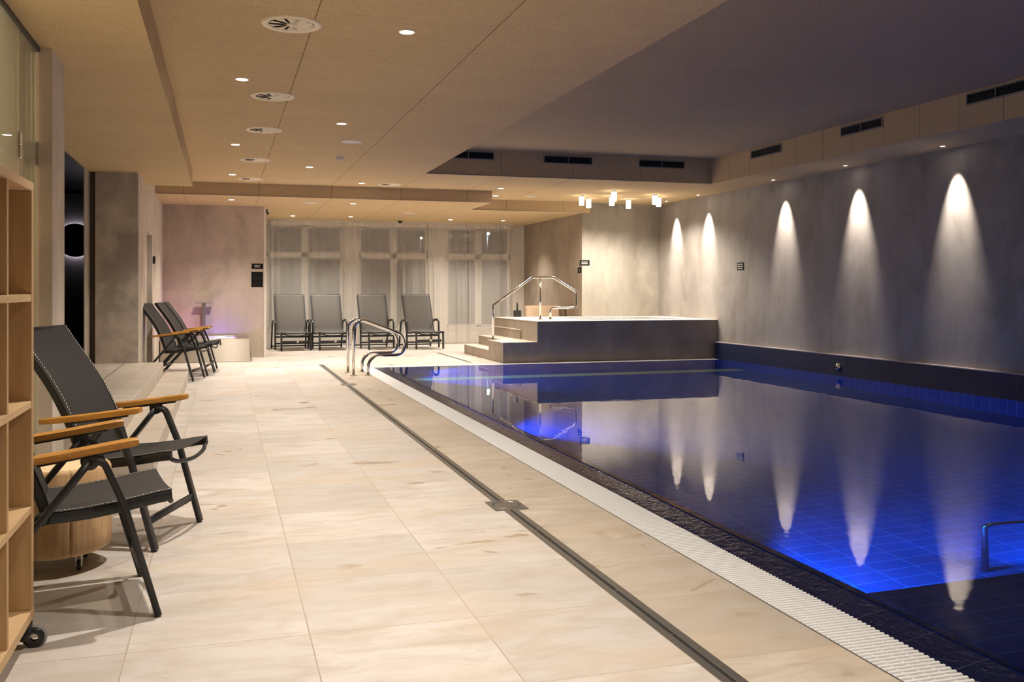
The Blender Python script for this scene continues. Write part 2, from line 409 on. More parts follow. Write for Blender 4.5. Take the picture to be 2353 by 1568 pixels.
def smooth_path(pts, n=6):
    """Catmull-Rom through pts"""
    P = [Vector(p) for p in pts]; out = []
    for i in range(len(P)-1):
        p0 = P[max(i-1, 0)]; p1 = P[i]; p2 = P[i+1]; p3 = P[min(i+2, len(P)-1)]
        for k in range(n):
            t = k/n
            out.append(.5*((2*p1)+(-p0+p2)*t+(2*p0-5*p1+4*p2-p3)*t*t+(-p0+3*p1-3*p2+p3)*t**3))
    out.append(P[-1]); return out

# ------------------------------------------------------------------ camera
F_PX, CXP, HY = 2188., 1176.5, 666.
cam = bpy.data.cameras.new('camera'); co = bpy.data.objects.new('camera', cam); COL.objects.link(co)
cam.sensor_width = 36.; cam.lens = F_PX/2353*36.; cam.shift_y = -(784-HY)/2353
cam.clip_start = .05; cam.clip_end = 300.
yaw = math.atan((CXP-513)/F_PX)
co.location = (0, 0, 1.2); co.rotation_euler = (PI/2, 0, -yaw); scn.camera = co

# ------------------------------------------------------------------ the room
ZC, ZL, ZS, ZT = 2.88, 2.68, 2.64, 3.26          # main ceiling, lower soffit, left soffit, coffer top
XW, XT = 8.27, 8.19                                # right wall, tile upstand
b = MB(); b.box((-4.2, -3.6, -.12), (1.497, 21.2, 0)); b.box((1.497, 14.87, -.12), (1.99, 21.2, 0)); b.box((1.99, 14.87, -.12), (8.4, 21.2, 0)); b.box((1.99, -3.6, -.12), (8.4, -2.3, 0))
struct('floor', b, 'floor')
b = MB(); b.box((1.497, -3.6, -.12), (1.99, 14.87, 0)); struct('floor_pool_edge', b, 'floor_edge')
# ceilings
def slab(name, boxes, mat, z0, z1=ZT):
    m = MB()
    for x0, x1, y0, y1 in boxes: m.box((x0, y0, z0), (x1, y1, z1))
    return struct(name, m, mat)
def faces_slab(name, x0, x1, y0, y1, z0, mats):
    """a dropped ceiling: underside in the seam material, vertical fascias in theirs"""
    m = MB(); m.box((x0, y0, z0), (x1, y1, ZT)); o = struct(name, m, mats[0])
    for q in mats[1:]: o.data.materials.append(M[q])
    for p in o.data.polygons:
        if abs(p.normal.y) > .9: p.material_index = 1
        elif abs(p.normal.x) > .9: p.material_index = 2
    return o
TRI = ('ceil', 'ceil_fx', 'ceil_fy')
faces_slab('ceiling', -.41, 2.80, -3.6, 15.6, ZC, TRI)
faces_slab('ceiling_far', 2.80, 7.41, 13.55, 17.3, ZC, TRI)
faces_slab('ceiling_right', 7.41, 8.4, -3.6, 17.3, ZC, TRI)
faces_slab('ceiling_near', 2.80, 7.41, -3.6, -2.3, ZC, TRI)
faces_slab('ceiling_left', -4.2, -.41, -3.6, 14.0, ZS, ('ceil_left', 'ceil_fx', 'ceil_fy'))
faces_slab('ceiling_left_far', -1.2, -.41, 14.0, 15.6, ZC, TRI)
faces_slab('ceiling_back', -1.2, 4.37, 15.6, 21.2, ZL, TRI)
faces_slab('ceiling_back_right', 4.37, 6.75, 17.1, 21.2, ZL, TRI)
b = MB(); b.box((-4.2, -3.6, ZT), (8.5, 21.2, ZT+.1)); struct('ceiling_top', b, 'ceil_plain')
# thin grey strips standing in for the shadow line under the dropped fascias
for nm, a, c in (('shadow_strip_1', (-1.0, 15.592, ZL), (4.37, 15.6, ZL+.008)), ('shadow_strip_2', (4.37, 17.092, ZL), (6.65, 17.1, ZL+.008)), ('shadow_strip_3', (2.8, 13.54, ZC), (7.41, 13.55, ZC+.01))):
    b = MB(); b.box(a, c); struct(nm, b, 'vent_frame')
# right wall + tile upstand
b = MB(); b.box((XW, -3.6, .287), (XW+.2, 17.3, ZC)); struct('wall_right', b, 'wall_x')
b = MB(); b.box((XT, -2.3, -.004), (XW+.2, 14.83, .287)); struct('wall_right_upstand', b, 'pool_up')
b = MB(); b.box((XT, -2.3, -1.6), (XW+.2, 14.83, -.004)); struct('wall_pool_right', b, 'pool_x')
b = MB(); b.box((XT-.004, -2.3, .283), (XW+.01, 14.83, .295)); struct('trim_4', b, simple('pale_capping', (.42, .37, .36), .4))
b = MB(); b.box((6.65, 17.25, 0), (XW+.2, 17.45, ZC)); struct('wall_tub', b, 'wall_y')
b = MB(); b.box((6.645, 17.254, 0), (6.9, 21.0, ZL)); struct('wall_alcove', b, 'wall_alc')
# back-left wall behind the foot bath, and its return
b = MB(); b.box((-1.0, 17.5, 0), (.69, 17.7, ZL)); struct('wall_bath', b, 'wall_bath')
b = MB(); b.box((.55, 17.7, 0), (.69, 21.0, ZL)); b.box((.69, 17.52, 0), (.73, 17.68, ZL)); struct('wall_bath_return', b, 'plaster')
# left side wall with a doorway, column, recess and stub
b = MB(); b.box((-1.2, 12.55, 0), (-1.0, 13.9, ZS)); b.box((-1.2, 14.96, 0), (-1.0, 17.7, ZC)); b.box((-1.2, 13.9, 2.0), (-1.0, 14.96, ZC))
b.box((-1.49, 12.55, 0), (-1.2, 12.75, ZS)); struct('wall_left', b, 'wall_left')
b = MB(); b.box((-1.16, 13.9, 0), (-1.12, 14.96, 2.0)); d1 = struct('door_1', b, simple('door_taupe', (.10, .085, .07), .5))
b = MB(); b.box((-1.12, 14.80, 1.0), (-1.09, 14.83, 1.12), .004); b.build('door_handle', 'steel', d1)
b = MB(); b.box((-1.58, 12.62, 0), (-1.45, 12.9, ZS)); struct('wall_recess', b, simple('recess_brown', (.085, .068, .052), .7))
b = MB(); b.box((-1.572, 12.19, 0), (-1.56, 12.62, ZS)); struct('wall_stub', b, 'wall_left')
# pillar at the end of the glass
b = MB(); b.box((-1.14, 6.23, 0), (-.975, 6.68, ZS)); struct('wall_pillar', b, 'wall_left')
b = MB(); b.box((-4.2, 6.55, 0), (-1.14, 6.68, ZS)); struct('wall_divider', b, 'plaster')
b = MB(); b.box((-3.1, -3.6, 0), (-3.0, 6.55, ZS)); struct('wall_left_room', b, simple('beige_paint', (.50, .44, .36), .8, noise=(2., .06)))
# dark corridor beyond the opening
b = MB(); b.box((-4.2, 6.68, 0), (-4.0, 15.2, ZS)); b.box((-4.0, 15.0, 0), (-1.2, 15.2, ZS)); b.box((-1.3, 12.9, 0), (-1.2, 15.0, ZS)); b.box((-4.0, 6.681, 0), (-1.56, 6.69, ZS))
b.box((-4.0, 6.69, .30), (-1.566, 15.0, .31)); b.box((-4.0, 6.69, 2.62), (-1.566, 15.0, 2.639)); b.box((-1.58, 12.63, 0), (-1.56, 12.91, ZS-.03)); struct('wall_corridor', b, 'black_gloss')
# window wall
WX = [(.886, 2.493), (2.851, 4.392), (4.81, 6.322)]; WZ = (.354, 2.60)
b = MB(); xs = [.55, WX[0][0], WX[0][1], WX[1][0], WX[1][1], WX[2][0], WX[2][1], 6.9]
for i in range(0, 8, 2): b.box((xs[i], 20.95, 0), (xs[i+1], 21.2, ZL))
for x0, x1 in WX: b.box((x0, 20.95, 0), (x1, 21.2, WZ[0])); b.box((x0, 20.95, WZ[1]), (x1, 21.2, ZL))
struct('wall_back', b, 'plaster')
for i, (x0, x1) in enumerate(WX):
    fr = MB(); f = .055; xm = (x0+x1)/2
    for a, c in (((x0, WZ[0]), (x0+f, WZ[1])), ((x1-f, WZ[0]), (x1, WZ[1])), ((x0, WZ[0]), (x1, WZ[0]+f)), ((x0, WZ[1]-f), (x1, WZ[1])), ((xm-.075, WZ[0]), (xm+.075, WZ[1])), ((x0, 1.883), (x1, 2.017))):
        fr.box((a[0], 21.0, a[1]), (c[0], 21.07, c[1]), .006)
    o = struct('window_%d' % (i+1), fr, 'frame_white')
    for xa, xb in ((x0+f, xm-.075), (xm+.075, x1-f)):
        for za, zb in ((WZ[0]+f, 1.883), (2.017, WZ[1]-f)):
            g = MB(); g.add([(xa, 21.035, za), (xb, 21.035, za), (xb, 21.035, zb), (xa, 21.035, zb)], [(0, 1, 2, 3)]); g.build('pane', 'pane', o)
    s = MB(); s.box((x0-.03, 20.90, WZ[0]-.03), (x1+.03, 21.0, WZ[0]), .006); s.build('window_sill', 'frame_white', o)
# wall behind the camera and the room's near-left closing walls
b = MB(); b.box((-4.2, -3.8, 0), (8.5, -3.6, ZT)); struct('wall_near', b, 'wall_bath')
# ------------------------------------------------------------------ platform and step on the left
b = MB(); b.box((-1.56, 6.68, 0), (-.71, 12.55, .30), .004); struct('floor_platform', b, 'floor_step')
b = MB(); b.box((-.71, 6.60, 0), (-.43, 12.95, .15), .004); struct('floor_platform_step', b, 'floor_step')
b = MB(); b.box((-1.16, 6.7, .3001), (-1.145, 12.5, .3012)); struct('trim_5', b, 'vent_frame')

# ------------------------------------------------------------------ swimming pool
PD = 1.30                                            # water depth
YF = 14.62                                           # far water edge
b = MB(); b.box((2.46, -2.3, -PD-.1), (XT, YF+.1, -PD)); struct('floor_pool', b, 'pool_floor')
b = MB(); b.box((2.0, -2.3, -PD), (2.46, YF+.3, -.12)); struct('wall_pool_left', b, 'pool_x')
b = MB(); b.box((2.46, YF, -PD), (XT, YF+.03, -.004)); b.box((2.0, -2.5, -PD), (XT, -2.3, 0)); struct('wall_pool_far', b, 'pool_y')
b = MB(); b.box((2.47, 13.75, -PD), (XT-.01, 14.12, -PD+.012)); struct('floor_pool_marker', b, 'pool_strip')
b = MB(); b.box((2.46, -2.3, -PD), (XT, 3.58, -.47)); struct('floor_pool_shelf', b, 'pool_shelf_shaded')
# overflow rim: tiles rise gently from the gutter, then roll down into the basin
prof = [(2.216, -.10), (2.216, -.034), (2.222, -.030), (2.30, -.017), (2.365, -.007), (2.392, -.0035), (2.412, -.004), (2.43, -.009), (2.445, -.020), (2.455, -.040), (2.46, -.07), (2.46, -.13)]
b = MB(); b.grid(lambda u, v: (prof[int(round(u*(len(prof)-1)))][0], -2.3+v*(YF+.02+2.3), prof[int(round(u*(len(prof)-1)))][1]), len(prof), 2)
struct('trim_6', b, 'rim', recalc=True)
b = MB(); b.box((1.99, -2.3, -.12), (2.2165, YF+.3, -.05)); b.box((2.2165, YF+.02, -.12), (XT, YF+.25, -.05)); struct('floor_gutter', b, 'gutter')
b = MB(); b.grid(lambda u, v: (2.393+u*(XT-2.393), -2.3+v*(YF+2.3), 0.), 2, 2); w = struct('water', b, 'water'); w['label'] = 'still clear pool water mirroring the lit wall'
# white overflow gratings
def grating(name, label, a, bnd, along, pitch=.0245, bar=.0165):
    m = MB(); (x0, x1), (y0, y1) = a, bnd
    n = int(((y1-y0) if along == 'y' else (x1-x0))/pitch)
    for k in range(n):
        if along == 'y':
            y = y0+(k+.5)*pitch; c = [(x0+.004, y), (x1-.004, y)]; up = (0, 0, 1)
        else:
            x = x0+(k+.5)*pitch; c = [(x, y0+.004), (x, y1-.004)]; up = (0, 0, 1)
        h = bar/2; pr = [(-h, -.026), (-h, -.006), (-h*.72, -.0015), (0, 0), (h*.72, -.0015), (h, -.006), (h, -.026)]
        m.sweep([(c[0][0], c[0][1], .001), (c[1][0], c[1][1], .001)], [(p[0], p[1]) for p in pr], up, smooth=False)
    if along == 'y':
        for q in (.24, .5, .76): xx = x0+(x1-x0)*q; m.box((xx-.005, y0, -.022), (xx+.005, y1, -.0035))
    else:
        for q in (.24, .5, .76): yy = y0+(y1-y0)*q; m.box((x0, yy-.005, -.022), (x1, yy+.005, -.0035))
    o = m.build(name, 'grate', recalc=False); return tag(o, label, 'grating')
grating('overflow_grating', 'long white slatted overflow grating along the left edge of the pool', (1.99, 2.214), (1.5, YF+.25), 'y')
grating('overflow_grating', 'white slatted overflow grating across the far end of the pool below the hot tub', (2.216, XT-.005), (YF+.035, YF+.245), 'x')
b = MB(); b.box((1.985, -2.3, -.05), (1.99, YF+.3, .0012)); struct('trim_7', b, 'steel_dull')
# inlet nozzle on the tile upstand
t = thing('inlet_nozzle', 'round chrome inlet nozzle on the blue tiled strip under the right wall', 'pool inlet', (XT, 11.36, .124))
b = MB(); b.lathe([(.0, -.03), (.022, -.032), (.05, -.022), (.056, -.006), (.056, 0)], 32, axis='x'); b.build('mounting_flange', 'chrome', t)
b = MB(); b.lathe([(.0, -.036), (.016, -.0365), (.020, -.032)], 20, axis='x'); b.build('nozzle', 'black', t)
# underwater rail
t = thing('underwater_rail', 'submerged steel handrail under the water at the right edge', 'handrail', (4.05, 4.30, -PD))
b = MB(); b.tube(fillet([(0, 0, 0), (0, 0, .86), (1.9, -.15, .86), (1.9, -.15, 0)], .07), .021, 14, up=(0, 1, 0)); b.build('rail', 'steel', t)
# ------------------------------------------------------------------ slot drain and drain plates
t = thing('slot_drain', 'long narrow steel slot drain running through the pool deck tiles', 'floor drain', (1.497, 1.2, 0))
YD = 15.45-1.2
b = MB(); b.box((-.040, 0, -.02), (-.0085, YD, .0022), .001); b.build('channel_rail', 'steel_dull', t)
b = MB(); b.box((.0085, 0, -.02), (.040, YD, .0022), .001); b.build('channel_rail', 'steel_dull', t)
b = MB(); b.box((-.0085, 0, .0002), (.0085, YD, .0005)); b.build('slot', 'vent_dark', t)
for k in range(int(YD/.50)):
    b = MB(); b.box((-.0085, .30+k*.50, .0005), (.0085, .31+k*.50, .0018)); b.build('slot_pin', 'steel', t)
def drain_plate(loc, label):
    t = thing('drain_plate', label, 'floor drain', loc, 0)
    b = MB(); b.box((-.095, -.115, .0), (.095, .115, .0034), .0012); b.build('plate', 'steel_dull', t)
    b = MB()
    for k in range(20):
        a = 2*PI*k/20; c, s = math.cos(a), math.sin(a); q = [(-.006, -.0035), (.006, -.0035), (.006, .0035), (-.006, .0035)]
        b.add([(c*.074+c*y-s*x, s*.074+s*y+c*x, .0037) for x, y in q], [(0, 1, 2, 3)])
    b.build('drain_slots', 'vent_dark', t)
    b = MB(); b.tube([(.083*math.cos(2*PI*k/40), .083*math.sin(2*PI*k/40), .0034) for k in range(40)], .0012, 6, closed=True); b.build('cover_ring', 'steel', t)
drain_plate((1.505, 5.07, 0), 'square steel drain plate with ring of slots, nearer one on the slot drain')
drain_plate((1.515, 12.12, 0), 'small square steel drain plate on the slot drain, farther one near grab rails')
t = thing('slot_drain', 'short narrow slot drain in deck beside the hot tub steps', 'floor drain', (3.90, 15.2, 0))
b = MB(); b.box((-.03, 0, -.02), (.03, 2.5, .002), .001); b.build('channel_cover', 'steel_dull', t)
b = MB(); b.box((-.006, 0, .0022), (.006, 2.5, .0024)); b.build('slot', 'vent_dark', t)

# ------------------------------------------------------------------ hot tub
YT = 14.88; XE = XW-.003
t = thing('hot_tub', 'raised hot tub clad in taupe stone panels with steps at left', 'hot tub', (0, 0, 0))
b = MB(); b.box((4.36, YT, 0), (4.95, 15.76, .328)); b.box((4.95, YT, 0), (XE, 15.05, .668)); b.box((4.95, 15.05, 0), (5.80, 17.45, .668)); b.box((5.80, 16.95, 0), (6.642, 17.45, .668)); b.box((6.642, 16.95, 0), (XE, 17.247, .668)); b.box((7.95, 15.05, 0), (XE, 16.95, .668))
b.box((5.80, 15.05, 0), (7.95, 16.95, .15)); b.build('plinth', 'tub', t)
for x0, x1, z in ((4.36, 4.64, .158), (4.64, 4.92, .328), (4.92, 5.2, .498)):
    b = MB(); b.box((x0, 15.76, 0), (x1, 17.48, z)); b.build('step', 'tub', t)
for x0, x1, y0, y1, z in ((4.355, 4.952, YT-.005, 15.765, .328), (4.355, 4.64, 15.765, 17.485, .158), (4.635, 4.92, 15.765, 17.485, .328), (4.915, 5.2, 15.765, 17.485, .498)):
    b = MB(); b.box((x0, y0, z), (x1, y1, z+.012), .002); b.build('tread', 'tubtop', t)
b = MB()
for x0, x1, y0, y1 in ((4.945, XE, YT-.005, 15.30), (4.945, 5.80, 15.30, 17.45), (5.80, 6.642, 16.90, 17.45), (6.642, XE, 16.90, 17.247), (7.90, XE, 15.30, 16.90)): b.box((x0, y0, .668), (x1, y1, .68), .002)
b.build('coping', 'tubtop', t)
b = MB()
for k in range(86): b.box((5.805+k*.0245, 16.80, .668), (5.805+k*.0245+.016, 16.90, .684)); b.box((5.805+k*.0245, 15.30, .668), (5.805+k*.0245+.016, 15.40, .684))
for k in range(57): b.box((5.80, 15.405+k*.0245, .668), (5.90, 15.405+k*.0245+.016, .684)); b.box((7.80, 15.405+k*.0245, .668), (7.90, 15.405+k*.0245+.016, .684))
b.box((5.79, 15.29, .66), (7.91, 15.3, .686)); b.box((5.79, 16.90, .66), (7.91, 16.91, .686)); b.build('overflow_grille', 'grate', t)
b = MB(); b.box((5.80, 15.05, .15), (7.95, 15.40, .66)); b.box((5.80, 16.80, .15), (7.95, 16.95, .66)); b.box((5.80, 15.4, .15), (5.90, 16.8, .66)); b.box((7.80, 15.4, .15), (7.95, 16.8, .66)); b.build('basin', M['grate'], t)
b = MB(); b.grid(lambda u, v: (5.90+u*1.9, 15.40+v*1.4, .655), 2, 2); b.build('tub_water', 'tubwater', t)
# tub handrail
YR = 15.70; X0 = 4.42
t = thing('tub_handrail', 'angular chrome handrail rising over the hot tub steps', 'handrail', (X0, YR, .342))
pts = [(0, 0, 0), (0, 0, .592), (.715, 0, 1.074), (1.09, 0, 1.074), (1.49, 0, .842), (1.52, 0, .78), (1.52, 0, .541), (1.09, 0, .541), (1.04, 0, .49), (1.04, 0, .34)]
pts = [(0, 0, 0), (0, 0, .592), (.715, 0, 1.074), (1.09, 0, 1.074), (1.52, 0, .822), (1.52, 0, .541), (1.04, 0, .541), (1.04, 0, .34)]
b = MB(); b.tube(fillet(pts, [0, .05, .07, .07, .06, .06, .06, 0]), .021, 14, up=(0, 1, 0)); b.build('rail', 'chrome', t)
b = MB(); b.tube([(.855, 0, .34), (.855, 0, 1.074)], .019, 14, up=(0, 1, 0)); b.build('post', 'chrome', t)
for x, z in ((0, .001), (.855, .341), (1.04, .341)):
    b = MB(); b.lathe([(0, .009), (.04, .009), (.046, 0)], 24, (x, 0, z)); b.build('base_flange', 'chrome', t)
# ------------------------------------------------------------------ pool grab rails
def grab_rail(loc, label, first=None):
    if first: return dup(first, loc, 0, label)
    t = thing('grab_rail', label, 'grab rail', loc, 0, 'pool entry grab rails')
    p = [(0, 0, 0), (0, 0, .70), (.11, 0, .79), (.70, 0, .565), (.74, 0, .28), (.30, 0, .278), (.205, 0, .18), (.205, 0, 0)]
    b = MB(); b.tube(fillet(p, [0, .17, .17, .17, .15, .14, .14, 0], 9), .021, 16, up=(0, 1, 0)); b.build('rail', 'chrome', t)
    for x in (0, .205):
        b = MB(); b.lathe([(0, .006), (.046, .006), (.05, 0)], 24, (x, 0, .001)); b.build('base_flange', 'chrome', t)
    return t
g1 = grab_rail((1.738, 13.35, 0), 'curved chrome grab rail at the pool corner, nearer of the pair')
grab_rail((1.728, 13.88, 0), 'curved chrome grab rail at the pool corner, farther of the pair', g1)

# ------------------------------------------------------------------ teak-armed folding chairs
def make_chair():
    t = thing('folding_chair', 'x', 'chair', (0, 0, 0), 0, 'black sling folding chairs with teak arms')
    X = .36                                           # front feet lie at local x = .36
    W = .277; Wi = .225
    def P(s, y, z): return (X+s, y, z)
    for sg in (-1, 1):
        y = sg*W
        b = MB(); b.bar(fillet([P(-.232, y, .585), P(-.185, y, .585), P(-.114, y, .414), P(0, y, .006)], [0, .05, .3, 0], 6), .024, .042, up=(0, 1, 0)); b.build('leg', 'anth', t)
        b = MB(); b.bar(fillet([P(-.232, y, .585), P(-.275, y, .530), P(-.39, y, .388), P(-.73, y, .006)], [0, .08, .3, 0], 5), .024, .040, up=(0, 1, 0)); b.build('leg', 'anth', t)
        b = MB(); b.lathe([(0, -.017), (.026, -.017), (.031, -.013), (.031, .013), (.026, .017), (0, .017)], 24, P(-.230, y, .588), 'y'); b.build('knuckle', 'anth', t)
        b = MB()
        top = smooth_path([P(-.535, y, .592), P(-.43, y, .602), P(-.30, y, .617), P(-.16, y, .636), P(-.068, y, .648)], 5)
        n = len(top); sc = [.82+.18*math.sin(min(1, i/(n*.35))*PI/2) for i in range(n)]
        for i in range(3): sc[-1-i] *= (.80, .93, .99)[i]
        b.sweep(top, [(-.027, -.010), (-.022, -.0145), (.022, -.0145), (.027, -.010), (.027, .010), (.022, .0145), (-.022, .0145), (-.027, .010)], (0, 0, 1), scales=sc, smooth=False); b.build('armrest', 'teak', t)
        b = MB(); b.bar([P(-.40, y, .587), P(-.13, y, .622)], .026, .012); b.build('arm_bracket', 'anth', t)
        b = MB(); b.lathe([(0, -.02), (.022, -.02), (.022, .02), (0, .02)], 16, P(-.385, sg*(W-.026), .392), 'y'); b.build('hinge', 'black', t)
    rail = smooth_path([(.055, .430), (0, .424), (-.07, .412), (-.14, .402), (-.25, .390), (-.37, .386)], 5)
    def seat_z(s):
        for a, c in zip(rail, rail[1:]):
            if a[0] >= s >= c[0]: q = (a[0]-s)/max(1e-6, a[0]-c[0]); return a[1]+(c[1]-a[1])*q
        return rail[0][1] if s > 0 else rail[-1][1]
    rail = [(p[0], p[1]) for p in [Vector((a[0], a[1], 0)) for a in [(q[0], q[1]) for q in smooth_path([(.055, .430, 0), (0, .424, 0), (-.07, .412, 0), (-.14, .402, 0), (-.25, .390, 0), (-.37, .386, 0)], 5)]]]
    b = MB()
    for sg in (-1, 1): b.bar([P(s, sg*Wi, z) for s, z in rail], .024, .040)
    b.bar([P(-.37, -Wi, .386), P(-.37, Wi, .386)], .022, .028)
    b.tube(smooth_path([P(.05, -Wi+.012, .412), P(.062, -.15, .392), P(.072, 0, .382), P(.062, .15, .392), P(.05, Wi-.012, .412)], 6), .010, 10); b.build('seat_frame', 'anth', t)
    b = MB(); b.grid(lambda u, v: (lambda q: P(q[0], -Wi-.012+v*2*(Wi+.012), q[1]+.0225-.012*math.sin(PI*v)))(rail[int(round(u*(len(rail)-1)))]), len(rail), 13)
    seat = b.build('seat', 'sling', t, solid=.003)
    back = [(p[0], p[1]) for p in smooth_path([(-.365, .392, 0), (-.40, .50, 0), (-.445, .61, 0), (-.505, .725, 0), (-.578, .835, 0), (-.645, .925, 0), (-.705, 1.01, 0)], 4)]
    b = MB()
    for sg in (-1, 1): b.bar([P(s, sg*Wi, z) for s, z in back], .024, .036, up=(1, 0, .6))
    b.bar([P(-.705, -Wi, 1.008), P(-.705, Wi, 1.008)], .022, .022); b.build('back_frame', 'anth', t)
    def bk(u, v):
        s, z = back[int(round(u*(len(back)-1)))]; d = .018-.016*math.sin(PI*v)
        return P(s+d*.86, -Wi-.012+v*2*(Wi+.012), z+d*.45)
    b = MB(); b.grid(bk, len(back), 13); bo = b.build('backrest', 'sling', t, solid=.003)
    # zig-zag white stitching along the sling edges
    def stitches(path, parent, nrm):
        for sg in (-1, 1):
            m = MB()
            for k in range(len(path)-1):
                a, c = Vector((path[k][0], 0, path[k][1])), Vector((path[k+1][0], 0, path[k+1][1])); seg = max(1, int((c-a).length/.011))
                for q in range(seg):
                    p0 = a+(c-a)*(q/seg); p1 = a+(c-a)*((q+.62)/seg); y0 = sg*(Wi-.004)
                    e = Vector((nrm[0], 0, nrm[1]))*.0250; w = .0042
                    vs = []
                    for p, dy in ((p0, -.0045), (p1, .0045)):
                        for s in (-w/2, w/2): vs.append((X+p.x+e.x, y0+dy+s, p.z+e.z))
                    m.add(vs, [(0, 1, 3, 2)])
            m.build('stitching', 'thread', parent, recalc=False)
    stitches(rail, seat, (0, 1)); stitches(back, bo, (.886, .464))
    b = MB(); b.bar([P(-.036, -W, .135), P(-.036, W, .135)], .014, .036); b.build('stretcher', 'anth', t)
    b = MB(); b.bar([P(-.60, -W, .148), P(-.60, W, .148)], .014, .030); b.build('stretcher', 'anth', t)
    return t
chair = make_chair()
def put_chair(o, near, far, label, first=False):
    nx, ny = near; fx, fy = far; vx, vy = fx-nx, fy-ny; l = math.hypot(vx, vy); d = (vy/l, -vx/l); a = math.atan2(d[1], d[0])
    c = ((nx+fx)/2-.36*d[0], (ny+fy)/2-.36*d[1], 0)
    if first: o.location = c; o.rotation_euler = (0, 0, a); o['label'] = label; return o
    return dup(o, c, a, label)
put_chair(chair, (-.228, 3.722), (-.332, 4.278), 'black sling chair with teak arms nearest the camera, beside oak shelf', True)
put_chair(chair, (-.299, 4.648), (-.114, 5.173), 'black sling chair with teak arms and tall backrest, just behind the log stool')
put_chair(chair, (-.37, 13.08), (-.245, 13.60), 'black sling chair with teak arms by the step, nearest of the far row')
put_chair(chair, (-.205, 13.86), (-.125, 14.39), 'black sling chair with teak arms in the far row, between two others')
put_chair(chair, (-.115, 14.58), (-.09, 15.12), 'black sling chair with teak arms in the far row, closest to steel foot bath')

# ------------------------------------------------------------------ grey loungers by the curtains
def make_lounger():
    t = thing('reclining_lounger', 'x', 'lounger', (0, 0, 0), 0, 'grey sling loungers in front of the curtains')
    H = .285
    for sg in (-1, 1):
        b = MB(); b.bar(fillet([(.46, sg*H, .005), (.455, sg*H, .325), (.38, sg*H, .335)], [0, .03, 0]), .040, .036, up=(0, 1, 0)); b.build('leg', 'anth_far', t)
        y = sg*.345
        b = MB(); b.bar(fillet([(.03, y, .005), (.01, y, .555), (-.12, y, .580), (-.38, y, .545), (-.52, y, .005)], [0, .06, .12, .10, 0], 6), .045, .030, up=(0, 1, 0)); b.build('armrest', 'anth_far', t)
    prof = [(p[0], p[1]) for p in smooth_path([(.49, .355, 0), (.30, .350, 0), (.08, .330, 0), (-.08, .322, 0), (-.16, .36, 0), (-.22, .50, 0), (-.31, .72, 0), (-.40, .94, 0), (-.455, 1.09, 0)], 4)]
    ns = 13
    seat, back = prof[:ns], prof[ns-1:]
    b = MB()
    for sg in (-1, 1): b.bar([(s, sg*.285, z-.012) for s, z in seat], .028, .030)
    b.bar([(.485, -.285, .338), (.485, .285, .338)], .026, .030); b.tube(smooth_path([(.40, -.28, .335), (.40, -.12, .295), (.40, .12, .295), (.40, .28, .335)], 6), .009, 8); b.build('seat_frame', 'anth_far', t)
    b = MB(); b.grid(lambda u, v: (lambda q: (q[0], -.275+v*.55, q[1]+.006-.012*math.sin(PI*v)))(seat[int(round(u*(len(seat)-1)))]), len(seat), 9); b.build('seat', 'sling_grey', t, solid=.004)
    b = MB()
    for sg in (-1, 1): b.bar([(s-.01, sg*(.298-.0*i), z) for i, (s, z) in enumerate(back)], .026, .032, up=(1, 0, .5))
    b.bar([(-.462, -.298, 1.088), (-.462, .298, 1.088)], .024, .024); b.build('back_frame', 'anth_far', t)
    b = MB(); b.grid(lambda u, v: (lambda q: (q[0]+.012-.01*math.sin(PI*v), -.288+v*.576, q[1]))(back[int(round(u*(len(back)-1)))]), len(back), 9); b.build('backrest', 'sling_grey', t, solid=.004)
    b = MB(); b.bar([(.02, -.345, .255), (.02, .345, .255)], .018, .034); b.build('crossbar', 'anth_far', t)
    b = MB(); b.bar([(.02, -.345, .125), (.02, .345, .125)], .018, .030); b.build('crossbar', 'anth_far', t)
    b = MB(); b.bar([(-.50, -.345, .045), (-.50, .345, .045)], .018, .026); b.build('crossbar', 'anth_far', t)
    b = MB(); b.box((.36, -.27, .14), (.40, .27, .19), .006); fr = b.build('footrest', 'anth_far', t)
    b = MB(); b.box((.4005, .02, .155), (.403, .06, .192)); b.build('care_tag', 'thread', fr)
    return t
LX = [(1.37, 19.10, 'leftmost of the four, next to the corner wall'), (2.10, 19.05, 'second from the left'), (3.06, 19.00, 'third from left, behind the pool grab rails'), (3.985, 18.84, 'rightmost of the four, nearest hot tub steps')]
lg = None
for i, (x, y, s) in enumerate(LX):
    a = R(-90+(5, 5, 6, 7)[i]); d = (math.cos(a), math.sin(a)); p = (x-.46*d[0], y-.46*d[1], 0); lab = 'grey sling lounger by the curtains, '+s
    if lg is None: lg = make_lounger(); lg.location = p; lg.rotation_euler = (0, 0, a); lg['label'] = lab
    else: dup(lg, p, a, lab)

# ------------------------------------------------------------------ log stool on castors
t = thing('log_stool', 'peeled log stool on small castors between the two near chairs', 'stool', (-.70, 4.535, 0))
rnd = random.Random(3)
def logr(a, z): return .222*(1+.018*math.sin(2*a+.6)+.012*math.sin(5*a+1.2)+.006*math.sin(9*a))*(1.-.02*(z-.2))
hs = [(.075, .90), (.082, .96), (.098, .995), (.15, 1), (.25, 1), (.36, 1), (.425, .995), (.438, .965), (.444, .92)]
vs = []; fs = []; SG = 288
for z, k in hs:
    for q in range(SG):
        a = 2*PI*q/SG; r = logr(a, z)*k
        for ca, dp in ((-1.15, .012), (-1.75, .008), (.6, .008)):
            dd = abs((a-ca+PI) % (2*PI)-PI)
            if dd < .03: r -= dp*(1-dd/.03)
        vs.append((r*math.cos(a), r*math.sin(a), z))
for i in range(len(hs)-1):
    for q in range(SG): fs.append((i*SG+q, i*SG+(q+1) % SG, (i+1)*SG+(q+1) % SG, (i+1)*SG+q))
